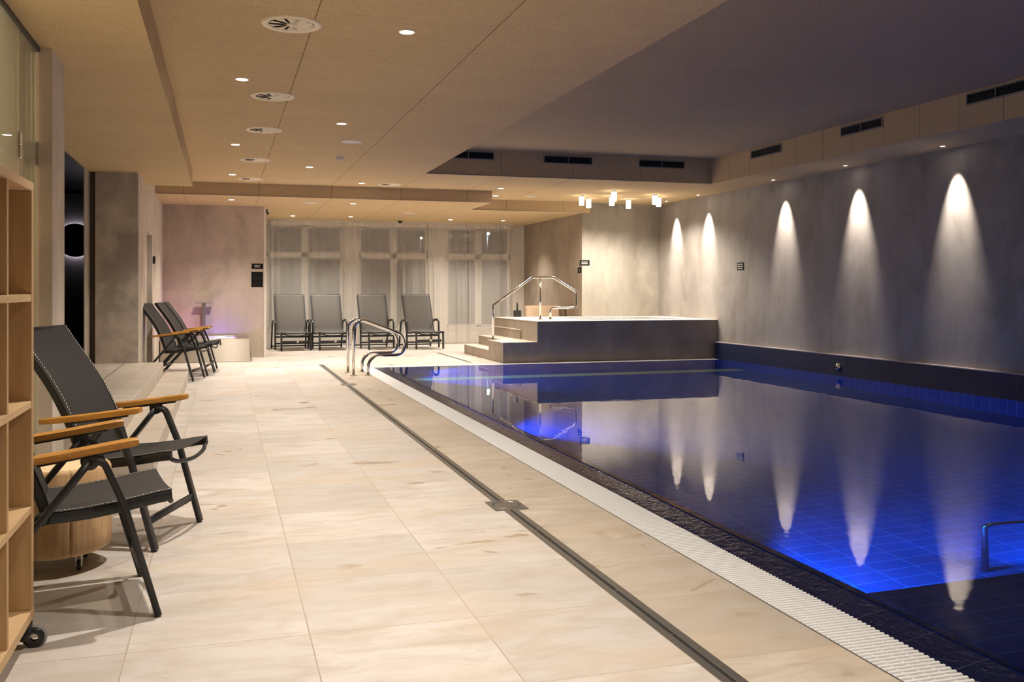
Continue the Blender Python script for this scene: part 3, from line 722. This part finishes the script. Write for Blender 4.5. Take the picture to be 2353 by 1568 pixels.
b = MB(); b.add(vs, fs, True); b.add([v for v in vs[:SG]], [tuple(reversed(range(SG)))]); b.build('log', 'log', t)
b = MB(); b.add([v for v in vs[-SG:]], [tuple(range(SG))]); b.build('log_top', 'log_end', t)
for a in (-.75, .75, 2.35, -2.25):
    cx, cy = .15*math.cos(a), .15*math.sin(a)
    b = MB(); b.box((cx-.02, cy-.02, .070), (cx+.02, cy+.02, .076)); b.box((cx-.012, cy-.012, .02), (cx-.009, cy+.014, .072)); b.box((cx+.009, cy-.012, .02), (cx+.012, cy+.014, .072)); br = b.build('caster', 'zinc', t)
    b = MB(); b.lathe([(0, -.008), (.020, -.008), (.0225, -.005), (.0225, .005), (.020, .008), (0, .008)], 20, (cx, cy, .0235), 'x'); b.build('wheel', 'black', br)

# ------------------------------------------------------------------ oak shelving on castors
t = thing('shelving_unit', 'light oak open shelving unit on castors at the left edge', 'shelf', (-.615, 3.56, 0))
DX, YL, TH = -.33, -1.50, .028
b = MB(); b.box((DX, YL, .088), (0, .012, .124), .0015); b.build('base_board', 'oak_h', t)
b = MB(); b.box((DX, YL, 1.532), (0, 0, 1.562), .0015); b.build('top_board', 'oak_h', t)
for y in (0., YL+TH*1.3): 
    b = MB(); b.box((DX, y-TH*1.3, .124), (0, y, 1.532), .0015); b.build('side_panel', 'oak', t)
for k in range(3):
    y = -.395-k*.367
    b = MB(); b.box((DX+.012, y-.012, .124), (-.002, y+.012, 1.532), .001); b.build('divider', 'oak', t)
for z in (.449, .803, 1.160):
    b = MB(); b.box((DX+.012, YL+TH*1.3, z), (-.001, -TH*1.3, z+.024), .001); b.build('shelf', 'oak_h', t)
b = MB(); b.box((DX, YL+.01, .124), (DX+.012, -.01, 1.532)); b.build('back_panel', 'oak', t)
for x, y in ((-.02, -.045), (DX+.05, -.05), (-.03, YL+.07), (DX+.05, YL+.07)):
    b = MB(); b.box((x-.022, y-.022, .050), (x+.022, y+.022, .088), .004); b.box((x-.012, y-.02, .028), (x+.016, y+.02, .06), .006, 2); ca = b.build('caster', 'black', t)
    b = MB()
    for q in (-.014, .006):
        b.lathe([(.014, q), (.026, q-.001), (.033, q+.001), (.033, q+.007), (.026, q+.009), (.014, q+.008), (.014, q)], 28, (x+.028, y+.012, .034), 'y')
    b.build('wheel', 'black', ca)
    b = MB(); b.tube([(x+.028+.0325*math.cos(2*PI*k/32), y+.012, .034+.0325*math.sin(2*PI*k/32)) for k in range(32)], .0075, 8, up=(0, 1, 0), closed=True); b.build('tyre', 'tyre', ca)

# ------------------------------------------------------------------ glass partition on the left
t = thing('glass_partition', 'frameless greenish glass partition behind the oak shelf', 'glass partition', (-1.06, 6.22, 0))
for y0, y1 in ((-.50, -.004), (-2.2, -.506), (-5.2, -2.206)):
    b = MB(); b.box((-.006, y0, .01), (.006, y1, ZS-.03)); b.build('pane', 'glass', t)
b = MB(); b.box((-.02, -9.8, ZS-.03), (.02, 0, ZS-.004)); b.build('top_rail', simple('dark_rail', (.05, .045, .035), .5), t)
for y, z in ((-.035, 2.00), (-.53, 1.98)):
    b = MB(); b.box((-.016, y-.028, z-.07), (.016, y+.028, z-.002), .003); b.box((-.016, y-.028, z+.002), (.016, y+.028, z+.07), .003); b.build('hinge', 'steel', t)

# ------------------------------------------------------------------ foot bath
t = thing('foot_bath', 'low stainless steel foot bath with lit basin against left back wall', 'foot bath', (-.30, 17.0, 0))
def rrect(x0, x1, y0, y1, r, n=6):
    p = []
    for cx, cy, a0 in ((x1-r, y1-r, 0), (x0+r, y1-r, 90), (x0+r, y0+r, 180), (x1-r, y0+r, 270)):
        for k in range(n+1): a = R(a0+90*k/n); p.append((cx+r*math.cos(a), cy+r*math.sin(a)))
    return p
b = MB(); o_ = rrect(-.69, .73, -.52, .49, .02); n = len(o_); i_ = rrect(-.52, .52, -.36, .38, .06)
b.add([(x, y, .005) for x, y in o_]+[(x, y, .378) for x, y in o_], [(k, (k+1) % n, n+(k+1) % n, n+k) for k in range(n)], False)
b.add([(x, y, .378) for x, y in o_]+[(x, y, .378) for x, y in i_], [(k, (k+1) % n, n+(k+1) % n, n+k) for k in range(n)])
b.add([(x, y, .378) for x, y in i_]+[(x, y, .12) for x, y in i_]+[(0, 0, .12)], [(k, (k+1) % n, n+(k+1) % n, n+k) for k in range(n)]+[(n+k, n+(k+1) % n, 2*n) for k in range(n)])
b.build('tank', 'sheet', t)
b = MB(); b.sweep([(x, y, .386) for x, y in rrect(-.53, .53, -.37, .39, .06)], [(-.012, -.008), (.012, -.008), (.012, .008), (-.012, .008)], closed=True); b.build('basin_rim', 'steel', t)
b = MB(); b.box((-.012, -.17, .20), (.22, .0, .215), .004); b.build('basin_light', 'led_blue', t)
b = MB(); b.box((-.40, -.20, .20), (-.32, -.12, .215), .004); b.build('basin_light', 'led_red', t)
t = thing('shower_column', 'slim T-shaped steel water spout standing over the foot bath', 'water spout', (-.325, 17.42, .378))
b = MB(); b.box((-.030, -.015, 0), (.030, .015, .585), .003); b.build('post', 'steel_dull', t)
b = MB(); b.box((-.14, -.05, .585), (.14, .03, .600), .004); b.build('spout', 'steel_dull', t)

# ------------------------------------------------------------------ small things by the hot tub
t = thing('brush_holder', 'small black square holder with upright handle on back of hot tub', 'brush holder', (5.37, 17.36, .681))
b = MB(); b.box((-.066, -.05, 0), (.066, .05, .125), .004); b.build('holder', 'black', t)
b = MB(); b.sweep([(0, 0, .125), (0, 0, .20), (-.003, 0, .262), (-.004, 0, .285)], [(.017*math.cos(2*PI*k/12), .017*math.sin(2*PI*k/12)) for k in range(12)], (0, 1, 0), scales=[1.1, 1., .75, .4]); b.build('handle', 'black', t)
t = thing('lounge_seat', 'tan curved lounge seat back showing behind the hot tub', 'lounge seat', (6.20, 18.25, 0))
def shell(u, v):
    w = .355+.03*(1-u); x = (v-.5)*2*w; z = .30+u*.58
    return (x, .10*u+.10*(1-math.cos(x*1.4)), z-(.012*abs(v-.5)**3*8 if u > .95 else 0))
b = MB(); b.grid(shell, 12, 16); b.build('backrest', 'tan', t, solid=.05)
b = MB(); b.box((-.36, -.62, .26), (.36, .06, .38), .04, 3); b.build('seat', 'tan', t)
b = MB(); b.box((-.30, -.5, 0), (.30, .0, .26), .01); b.build('base', M['tub'], t)
b = MB(); b.box((.36, -.1, .28), (.43, .14, .84), .02, 2); b.build('side_panel', simple('seat_side_brown', (.16, .11, .075), .6), t)

# ------------------------------------------------------------------ ceiling fittings
WARM = (1., .905, .785); NEUT = (1., .90, .80)
def spot_data(name, power, size, blend, col, rad):
    l = bpy.data.lights.new(name, 'SPOT'); l.energy = power; l.spot_size = R(size); l.spot_blend = blend; l.color = col; l.shadow_soft_size = rad; return l
def lamp_child(data, parent, loc, rot=(0, 0, 0)):
    o = bpy.data.objects.new('light_source', data); COL.objects.link(o); o.parent = parent; o.location = loc; o.rotation_euler = rot; return o
SP_A = spot_data('downlight_beam', 268., 112., 1., WARM, .03)
def make_downlight():
    t = thing('downlight', 'x', 'downlight', (0, 0, 0), 0, 'recessed ceiling downlights')
    b = MB(); b.lathe([(.056, -.0005), (.055, -.004), (.047, -.005), (.045, .0)], 32); b.build('trim_ring', 'white_plastic', t)
    b = MB(); b.disc(.0455, (0, 0, -.0015), 28, flip=True); b.build('lens', 'lens', t)
    lamp_child(SP_A, t, (0, 0, -.02)); return t
DL = [(1.144, 6.131, ZC, 'bright round downlight in the main ceiling, nearest in view, right of the big air diffuser'),
      (.143, 7.893, ZC, 'round ceiling downlight between the first and second air diffusers'),
      (1.145, 9.708, ZC, 'round ceiling downlight just above the pale round speaker'),
      (.135, 11.46, ZC, 'round ceiling downlight beside the third and fourth air diffusers'),
      (1.129, 13.279, ZC, 'round ceiling downlight nearer than the beam, beyond the smoke detector'),
      (.127, 14.456, ZC, 'round ceiling downlight beside the fifth small air diffuser'),
      (2.087, 15.045, ZC, 'round ceiling downlight beside the separate diffuser close to the beam'),
      (4.402, 15.151, ZC, 'round ceiling downlight right of the beam end, nearer of two'),
      (4.659, 16.37, ZC, 'round ceiling downlight right of the beam end, farther of two'),
      (2.132, 16.444, ZL, 'round downlight under the beam in the middle of the lower ceiling'),
      (1.333, 19.501, ZL, 'round downlight above the leftmost grey lounger near the curtains'),
      (2.47, 19.393, ZL, 'round downlight near the curtains above second grey lounger'),
      (4.592, 19.625, ZL, 'round downlight near the curtains, left of the rightmost one'),
      (5.728, 19.545, ZL, 'round downlight near the curtains, closest to the alcove wall'),
      (.13, 16.308, ZL, 'round downlight above the steel foot bath'),
      (.14, 4.32, ZC, 'downlight overhead above the two near chairs, above the picture'),
      (1.144, 2.55, ZC, 'downlight overhead near the camera above the slot drain, above the picture'),
      (.14, .75, ZC, 'downlight over the camera, out of the picture')]
dl = make_downlight()
for i, (x, y, z, s) in enumerate(DL):
    if i == 0: dl.location = (x, y, z); dl['label'] = s
    else: dup(dl, (x, y, z), 0, s)
# wall-grazing spots
SP_W = spot_data('wall_spot_beam', 450., 42., .95, NEUT, .014)
def make_spot():
    t = thing('wall_spot', 'x', 'spotlight', (0, 0, 0), 0, 'wall washing spots along the right wall')
    b = MB(); b.lathe([(.034, -.0005), (.033, -.004), (.026, -.004), (.024, 0)], 24); b.build('trim_ring', 'white_plastic', t)
    b = MB(); b.disc(.024, (0, 0, -.0012), 20, flip=True); b.build('lens', 'lens_spot', t)
    lamp_child(SP_W, t, (0, 0, -.012), (0, R(-15.), 0)); return t
ws = make_spot()
for i, (y, s) in enumerate([(9.20, 'first from the right, by the brightest cone'), (11.02, 'second from the right'), (12.78, 'third from the right'), (15.20, 'fourth from the right, beside the tub'), (16.45, 'farthest one, in the tub corner')]):
    p = (8.055, y, ZC); lab = 'tiny recessed wall spot grazing the grey wall, '+s
    if i == 0: ws.location = p; ws['label'] = lab
    else: dup(ws, p, 0, lab)
# glowing cylinder lamps over the hot tub
PT_C = bpy.data.lights.new('cylinder_glow', 'SPOT'); PT_C.energy = 95.; PT_C.color = WARM; PT_C.shadow_soft_size = .04; PT_C.spot_size = R(150); PT_C.spot_blend = .5
def make_cyl():
    t = thing('ceiling_lamp', 'x', 'ceiling lamp', (0, 0, 0), 0, 'glowing cylinder lamps over the hot tub')
    b = MB(); b.lathe([(0, 0), (.046, 0), (.046, -.02), (.043, -.02)], 24); b.build('base_cap', 'white_pale', t)
    b = MB(); b.lathe([(.043, -.02), (.045, -.022), (.045, -.165), (.040, -.175), (0, -.178)], 28); b.build('lamp_shade', 'lamp_cyl', t)
    lamp_child(PT_C, t, (0, 0, -.20)); return t
CY = [(6.121, 15.90, 'far left, left one of a pair'), (6.431, 16.35, 'far left, right one of a pair'), (6.354, 14.98, 'in the middle, upper nearest one'), (6.66, 15.80, 'in the middle, just below the nearest one'), (7.181, 16.25, 'standing alone right of middle'), (7.293, 15.36, 'at right, left one of a pair'), (7.538, 15.72, 'at right, right one of a pair')]
cy = make_cyl()
for i, (x, y, s) in enumerate(CY):
    lab = 'glowing cylinder lamp over hot tub, '+s
    if i == 0: cy.location = (x, y, ZC); cy['label'] = lab
    else: dup(cy, (x, y, ZC), 0, lab)
# swirl diffusers
def make_diffuser():
    t = thing('ceiling_vent', 'x', 'air vent', (0, 0, 0), 0, 'round swirl air diffusers in the ceiling')
    b = MB(); b.lathe([(.190, 0), (.188, -.006), (.176, -.012), (.150, -.010), (.142, -.004), (.140, 0)], 56); b.build('outer_ring', 'white_plastic', t)
    b = MB(); b.disc(.141, (0, 0, -.0008), 48, flip=True); b.build('cavity', 'vent_dark', t)
    b = MB(); b.lathe([(0, -.012), (.026, -.012), (.030, -.008), (.030, 0)], 24); b.build('hub', 'white_plastic', t)
    for k in range(10):
        a = 2*PI*k/10; b = MB(); vs = []
        for i in range(5):
            r = .026+i*.029
            for j, dz in ((0, -.0025), (1, -.0095)):
                tt = a+.06+.10*i/4+j*(.40)
                if j == 0: tt = a
                vs.append((r*math.cos(tt), r*math.sin(tt), dz))
        b.add(vs, [(2*i, 2*i+1, 2*i+3, 2*i+2) for i in range(4)], True)
        b.build('blade', 'white_plastic', t, solid=.002)
    return t
df = make_diffuser()
for i, (x, y, s) in enumerate([(.412, 6.16, 'largest in view, nearest the camera'), (.408, 8.508, 'second of the row'), (.406, 10.315, 'third of the row'), (.392, 12.729, 'fourth of the row'), (.392, 14.95, 'fifth and farthest of the row'), (2.538, 15.08, 'standing apart from the row, near the beam')]):
    lab = 'round cream swirl air diffuser in ceiling, '+s
    if i == 0: df.location = (x, y, ZC); df['label'] = lab
    else: dup(df, (x, y, ZC), 0, lab)
# speakers and detector
for x, y, z, s in ((1.391, 10.843, ZC, 'pale round ceiling speaker right of the third air diffuser'), (1.43, 16.485, ZL, 'pale round ceiling speaker beyond the beam, left one'), (3.436, 18.184, ZL, 'pale round ceiling speaker in lower ceiling near the curtains'), (5.287, 16.263, ZC, 'pale round ceiling speaker near the cylinder lamps')):
    t = thing('ceiling_speaker', s, 'speaker', (x, y, z), 0, 'round ceiling speakers')
    b = MB(); b.lathe([(.122, 0), (.121, -.006), (.114, -.008)], 40); b.build('rim', 'white_pale', t)
    b = MB(); b.lathe([(.114, -.0075), (.06, -.009), (0, -.0095)], 40); b.build('grille', 'white_pale', t)
t = thing('smoke_detector', 'small pale smoke detector on the ceiling beyond the speaker', 'smoke detector', (1.408, 12.126, ZC))
b = MB(); b.lathe([(.05, 0), (.05, -.018), (.042, -.024)], 28); b.build('base', 'white_pale', t)
b = MB(); b.lathe([(.040, -.022), (.038, -.042), (.026, -.050), (0, -.052)], 28); b.build('sensor_head', 'white_pale', t)
# louvred vents in the coffer fascias
def make_vent(w, h):
    t = thing('wall_vent', 'x', 'air vent', (0, 0, 0), 0, 'black louvred vents in the ceiling fascia')
    b = MB(); f = .016
    for a, c in (((-w/2, -h/2), (-w/2+f, h/2)), ((w/2-f, -h/2), (w/2, h/2)), ((-w/2+f, -h/2), (w/2-f, -h/2+f)), ((-w/2+f, h/2-f), (w/2-f, h/2)), ((-.005, -h/2+f), (.005, h/2-f))): b.box((a[0], -.014, a[1]), (c[0], 0, c[1]))
    b.build('frame', 'vent_frame', t)
    b = MB(); b.box((-w/2+f, -.0015, -h/2+f), (w/2-f, 0, h/2-f)); b.build('cavity', 'vent_dark', t)
    n = 6
    for k in range(n):
        z = -h/2+f+(h-2*f)*(k+.5)/n; b = MB()
        b.add([(-w/2+f, -.011, z-.005), (w/2-f, -.011, z-.005), (w/2-f, -.002, z+.004), (-w/2+f, -.002, z+.004)], [(0, 1, 2, 3)]); b.build('louvre', 'vent_slat', t, solid=.0015)
    return t
v0 = make_vent(.79, .125)
VT = [((3.44, 13.55, 3.176), 0, 'on far fascia of the ceiling recess, leftmost and partly hidden'), ((4.995, 13.55, 3.162), 0, 'in the middle of far ceiling recess fascia'), ((6.55, 13.55, 3.16), 0, 'on far fascia of ceiling recess, right one'),
      ((7.41, 11.945, 3.172), -PI/2, 'on right fascia of ceiling recess, farthest from camera'), ((7.41, 9.827, 3.172), -PI/2, 'on the right fascia of ceiling recess, middle one'), ((7.41, 7.72, 3.176), -PI/2, 'on right fascia at the right picture edge')]
for i, (p, a, s) in enumerate(VT):
    lab = 'black louvred air vent '+s
    if i == 0: v0.location = p; v0.rotation_euler = (0, 0, a); v0['label'] = lab
    else: dup(v0, p, a, lab)
# faces of vents at rot -90 look towards -x
# ------------------------------------------------------------------ signs
def sign(name, label, loc, rotz, w, h, lines, mat='sign_text', cat='sign'):
    t = thing(name, label, cat, loc, rotz)
    b = MB(); b.box((-w/2, -.008, -h/2), (w/2, 0, h/2), .0015); b.build('plate', 'sign', t)
    b = MB(); rr = random.Random(int(w*1000)+int(h*1000))
    for zc, lw, lh in lines:                          # rows of letter-sized strokes; the words cannot be read in the photo
        x = -lw/2
        while x < lw/2-.002:
            cw = lh*rr.choice((.55, .62, .7)); cw = min(cw, lw/2-x); q = lh*.16
            b.box((x, -.0092, zc-lh/2), (x+q, -.0084, zc+lh/2))
            if cw > 2.2*q:
                b.box((x+q, -.0092, zc+lh/2-q), (x+cw*.9, -.0084, zc+lh/2)); k = rr.random()
                if k > .3: b.box((x+q, -.0092, zc-q/2), (x+cw*.8, -.0084, zc+q/2))
                if k < .6: b.box((x+q, -.0092, zc-lh/2), (x+cw*.9, -.0084, zc-lh/2+q))
                if k > .45: b.box((x+cw*.9-q, -.0092, zc-lh/2), (x+cw*.9, -.0084, zc+lh/2))
            x += cw+lh*.12
    b.build('lettering', mat, t); return t
sign('wall_sign', 'small black sign with two white text lines above the foot bath', (.580, 17.5, 1.617), 0, .196, .092, [(.014, .105, .017), (-.012, .095, .017)])
sign('wall_sign', 'larger plain black notice below the small sign by the curtains', (.576, 17.5, 1.381), 0, .198, .268, [(.085, .12, .012), (.045, .15, .007), (.03, .15, .007), (.015, .13, .007), (-.005, .15, .007), (-.06, .14, .008), (-.08, .15, .007), (-.1, .11, .007)], 'sign_grey')
sign('wall_sign', 'small black sign with two white lines at the corner above hot tub', (6.70, 17.25, 1.722), 0, .205, .103, [(.013, .125, .019), (-.017, .125, .019)])
sign('wall_sign', 'tiny square black sign on brown alcove wall by the hot tub', (6.65, 17.37, 1.580), -PI/2, .20, .105, [(.012, .09, .014), (-.02, .05, .02)], 'sign_text')
sign('wall_sign', 'black square sign with three text lines on the grey right wall', (XW, 14.11, 1.590), -PI/2, .21, .128, [(.034, .165, .017), (.0, .165, .017), (-.036, .13, .017)])
t = thing('card_reader', 'small black card reader beside the doorway left of foot bath', 'card reader', (-1.0, 15.06, 1.64), 0)
b = MB(); b.box((0, -.04, -.055), (.035, .04, .055), .006, 2); b.build('wall_mount', 'black', t)
b = MB(); b.box((.035, -.02, -.01), (.037, .02, .03)); b.build('reader_pad', 'black_gloss', t)
t = thing('security_camera', 'small black camera high on the wall corner left of the curtains', 'camera', (.73, 17.60, 2.60), 0)
b = MB(); b.box((0, -.03, -.02), (.03, .03, .04), .006, 2); b.build('wall_mount', 'black', t)
b = MB(); b.lathe([(0, -.05), (.02, -.05), (.022, .03), (0, .03)], 16, (.035, 0, -.035), 'y'); b.build('body', 'black', t)
t = thing('ceiling_sensor', 'tiny black dome sensor on the ceiling edge above the curtains', 'sensor', (3.63, 20.25, ZL), 0)
b = MB(); b.lathe([(.05, 0), (.05, -.015), (.04, -.02)], 24); b.build('base', 'black', t)
b = MB(); b.lathe([(.04, -.018), (.034, -.04), (.018, -.055), (0, -.06)], 24); b.build('dome', 'black_gloss', t)
t = thing('lever_handle', 'small dark lever handle on the narrow side wall left of loungers', 'door handle', (.69, 18.2, .60), 0)
b = MB(); b.box((0, -.02, -.05), (.012, .02, .05), .003); b.build('plate', 'steel_dull', t)
b = MB(); b.tube(fillet([(.01, 0, 0), (.06, 0, 0), (.075, .1, .03)], .012), .009, 10); b.build('lever', 'steel_dull', t)
# ------------------------------------------------------------------ round backlit mirror in the dark corridor
t = thing('round_mirror', 'black round mirror ringed by white backlight in the dark doorway', 'mirror', (-2.035, 14.995, 1.911), 0)
b = MB(); b.lathe([(0, -.085), (.236, -.085), (.24, -.08), (.24, -.06), (0, -.06)], 56, axis='y'); b.build('mirror_disc', 'black_matt', t)
b = MB(); b.tube([(.215*math.cos(2*PI*k/56), -.035, .215*math.sin(2*PI*k/56)) for k in range(56)], .012, 8, up=(0, 1, 0), closed=True); b.build('light_ring', 'halo', t)
b = MB(); b.box((-.9, -.004, -1.25), (.7, 0, .68)); b.build('back_plate', simple('grey_back_plate', (.10, .092, .10), .6), t)
t = thing('pull_handle', 'small chrome pull handle low in the dark doorway', 'door handle', (-2.13, 15.0, .43), 0)
b = MB(); b.tube(fillet([(0, 0, 0), (0, -.06, 0), (0, -.06, .17), (0, 0, .17)], .03), .018, 12, up=(1, 0, 0)); b.build('grip', 'chrome', t)
b = MB(); b.lathe([(0, -.006), (.03, -.006), (.03, 0)], 16, (0, 0, 0), 'y'); b.lathe([(0, -.006), (.03, -.006), (.03, 0)], 16, (0, 0, .17), 'y'); b.build('rosette', 'chrome', t)

# ------------------------------------------------------------------ curtains
t = thing('curtain_track', 'thin white curtain track along the ceiling above the sheer curtains', 'curtain track', (.8, 20.62, ZL), 0)
b = MB(); b.box((0, -.02, -.022), (5.5, .02, 0), .003); b.build('rail', 'frame_white', t)
def curtain(x0, x1, label, seed, yoff=0., folds=None):
    t = thing('sheer_curtain', label, 'curtain', ((x0+x1)/2, 20.62+yoff, 0), 0, 'sheer white curtains')
    rr = random.Random(seed); n = int((x1-x0)*150); ph = [rr.random()*6.28 for _ in range(6)]
    fold = [(x0+rr.random()*(x1-x0), .012+rr.random()*.03) for _ in range(int((x1-x0)*2.4))]+[(x0+.03, .02), (x1-.04, .02)]
    def off(x, z):
        k = .55+.45*(1-z/2.6)
        y = .020*math.sin(x*11+ph[0])+.008*math.sin(x*23+ph[1])+.002*math.sin(x*61+ph[2])
        for c, w in fold:
            d = (x-c-.03*(1-z/2.6)*math.sin(c*9))/w
            if abs(d) < 4: y += .05*math.exp(-d*d)*k
        return y
    def fn(u, v):
        x = x0+u*(x1-x0); z = .02+v*2.55
        return (x-(x0+x1)/2, -off(x, z), z)
    b = MB(); b.grid(fn, n, 7); b.build('cloth', 'sheer', t, recalc=False)
    def hd(u, v):
        x = x0+u*(x1-x0); return (x-(x0+x1)/2, -off(x, 2.55)*.9-.004-.008*math.sin(x*70), 2.565+v*.085+.006*math.sin(x*31))
    b = MB(); b.grid(hd, n, 2); b.build('heading_tape', simple('heading_tape', (.66, .61, .53), .9), t, recalc=False)
curtain(.80, 2.48, 'sheer white curtain behind the two left loungers', 11)
curtain(2.49, 4.30, 'sheer white curtain behind the two right loungers', 12)
curtain(4.31, 5.22, 'sheer white curtain just right of the rightmost lounger', 13)
curtain(5.23, 6.22, 'sheer white curtain nearest the alcove wall, in front of the outdoor lamp', 14)

# ------------------------------------------------------------------ outside: street lamps in the dark
b = MB(); b.box((-30, 21.3, -.3), (60, 90, -.2)); struct('ground', b, simple('night_asphalt', (.05, .05, .05), .9))
for x, z, r, mt, s in ((13.26, 4.135, .06, 'street', 'bright white street lamp outside, seen through right curtain'), (9.70, 3.85, .05, 'street2', 'dim street lamp outside, seen through the middle curtain')):
    t = thing('street_lamp', s, 'street lamp', (x, 48., -.2), 0)
    b = MB(); b.tube([(0, .2, 0), (0, .2, z+.3)], .06, 12); b.build('pole', 'anth', t)
    b = MB(); b.lathe([(0, r), (r*.7, r*.7), (r, 0), (r*.7, -r*.7), (0, -r)], 20, (0, 0, z+.2)); b.build('lamp_head', mt, t)

# ------------------------------------------------------------------ underwater and foot-bath lights
def area(name, loc, rot, size, power, col):
    l = bpy.data.lights.new(name, 'AREA'); l.shape = 'DISK'; l.size = size; l.energy = power; l.color = col
    o = bpy.data.objects.new(name, l); COL.objects.link(o); o.location = loc; o.rotation_euler = rot; return o
BLUE = (.01, .29, 1.)
for y, p in ((4.3, 250.), (9.1, 175.), (13.9, 320.)):
    l = bpy.data.lights.new('underwater_light', 'SPOT'); l.energy = p; l.spot_size = R(104); l.spot_blend = .3; l.color = BLUE; l.shadow_soft_size = .06
    o = bpy.data.objects.new('underwater_light', l); COL.objects.link(o); o.location = (2.52, y, -.72); o.rotation_euler = (0, R(-78), 0)
for x, p in ((4.9, 200.), (7.1, 240.)):  # fill lights added at the shelf riser to turn the middle floor bluer
    l = bpy.data.lights.new('underwater_light', 'SPOT'); l.energy = p; l.spot_size = R(96); l.spot_blend = .4; l.color = BLUE; l.shadow_soft_size = .06
    o = bpy.data.objects.new('underwater_light', l); COL.objects.link(o); o.location = (x, 3.64, -.85); o.rotation_euler = (R(80), 0, 0)
def pt(name, loc, power, col, rad=.05):
    l = bpy.data.lights.new(name, 'POINT'); l.energy = power; l.color = col; l.shadow_soft_size = rad
    o = bpy.data.objects.new(name, l); COL.objects.link(o); o.location = loc; return o
pt('foot_bath_blue', (-.05, 17.15, .33), 6.5, (.28, .22, 1.)); pt('foot_bath_pink', (-.72, 17.1, .33), 4.5, (1., .25, .45))
# glazed room behind the partition is brightened by an added unseen light
pt('glazed_room_fill', (-1.9, 4.2, 2.3), 260., (1., .86, .66), .15)

# ------------------------------------------------------------------ world and view
wd = bpy.data.worlds.new('night'); scn.world = wd; wd.use_nodes = True
wd.node_tree.nodes['Background'].inputs[0].default_value = (.010, .011, .014, 1); wd.node_tree.nodes['Background'].inputs[1].default_value = 1.
vs_ = scn.view_settings; vs_.view_transform = 'Standard'; vs_.look = 'None'; vs_.gamma = 1.; vs_.use_curve_mapping = False; vs_.exposure = 0.
try:
    cy_ = scn.cycles
    cy_.use_denoising = True; cy_.max_bounces = 9; cy_.diffuse_bounces = 5; cy_.glossy_bounces = 5; cy_.transmission_bounces = 6; cy_.transparent_max_bounces = 12
    cy_.sample_clamp_indirect = 6.; cy_.blur_glossy = .6; cy_.caustics_reflective = False; cy_.caustics_refractive = True
except Exception: pass
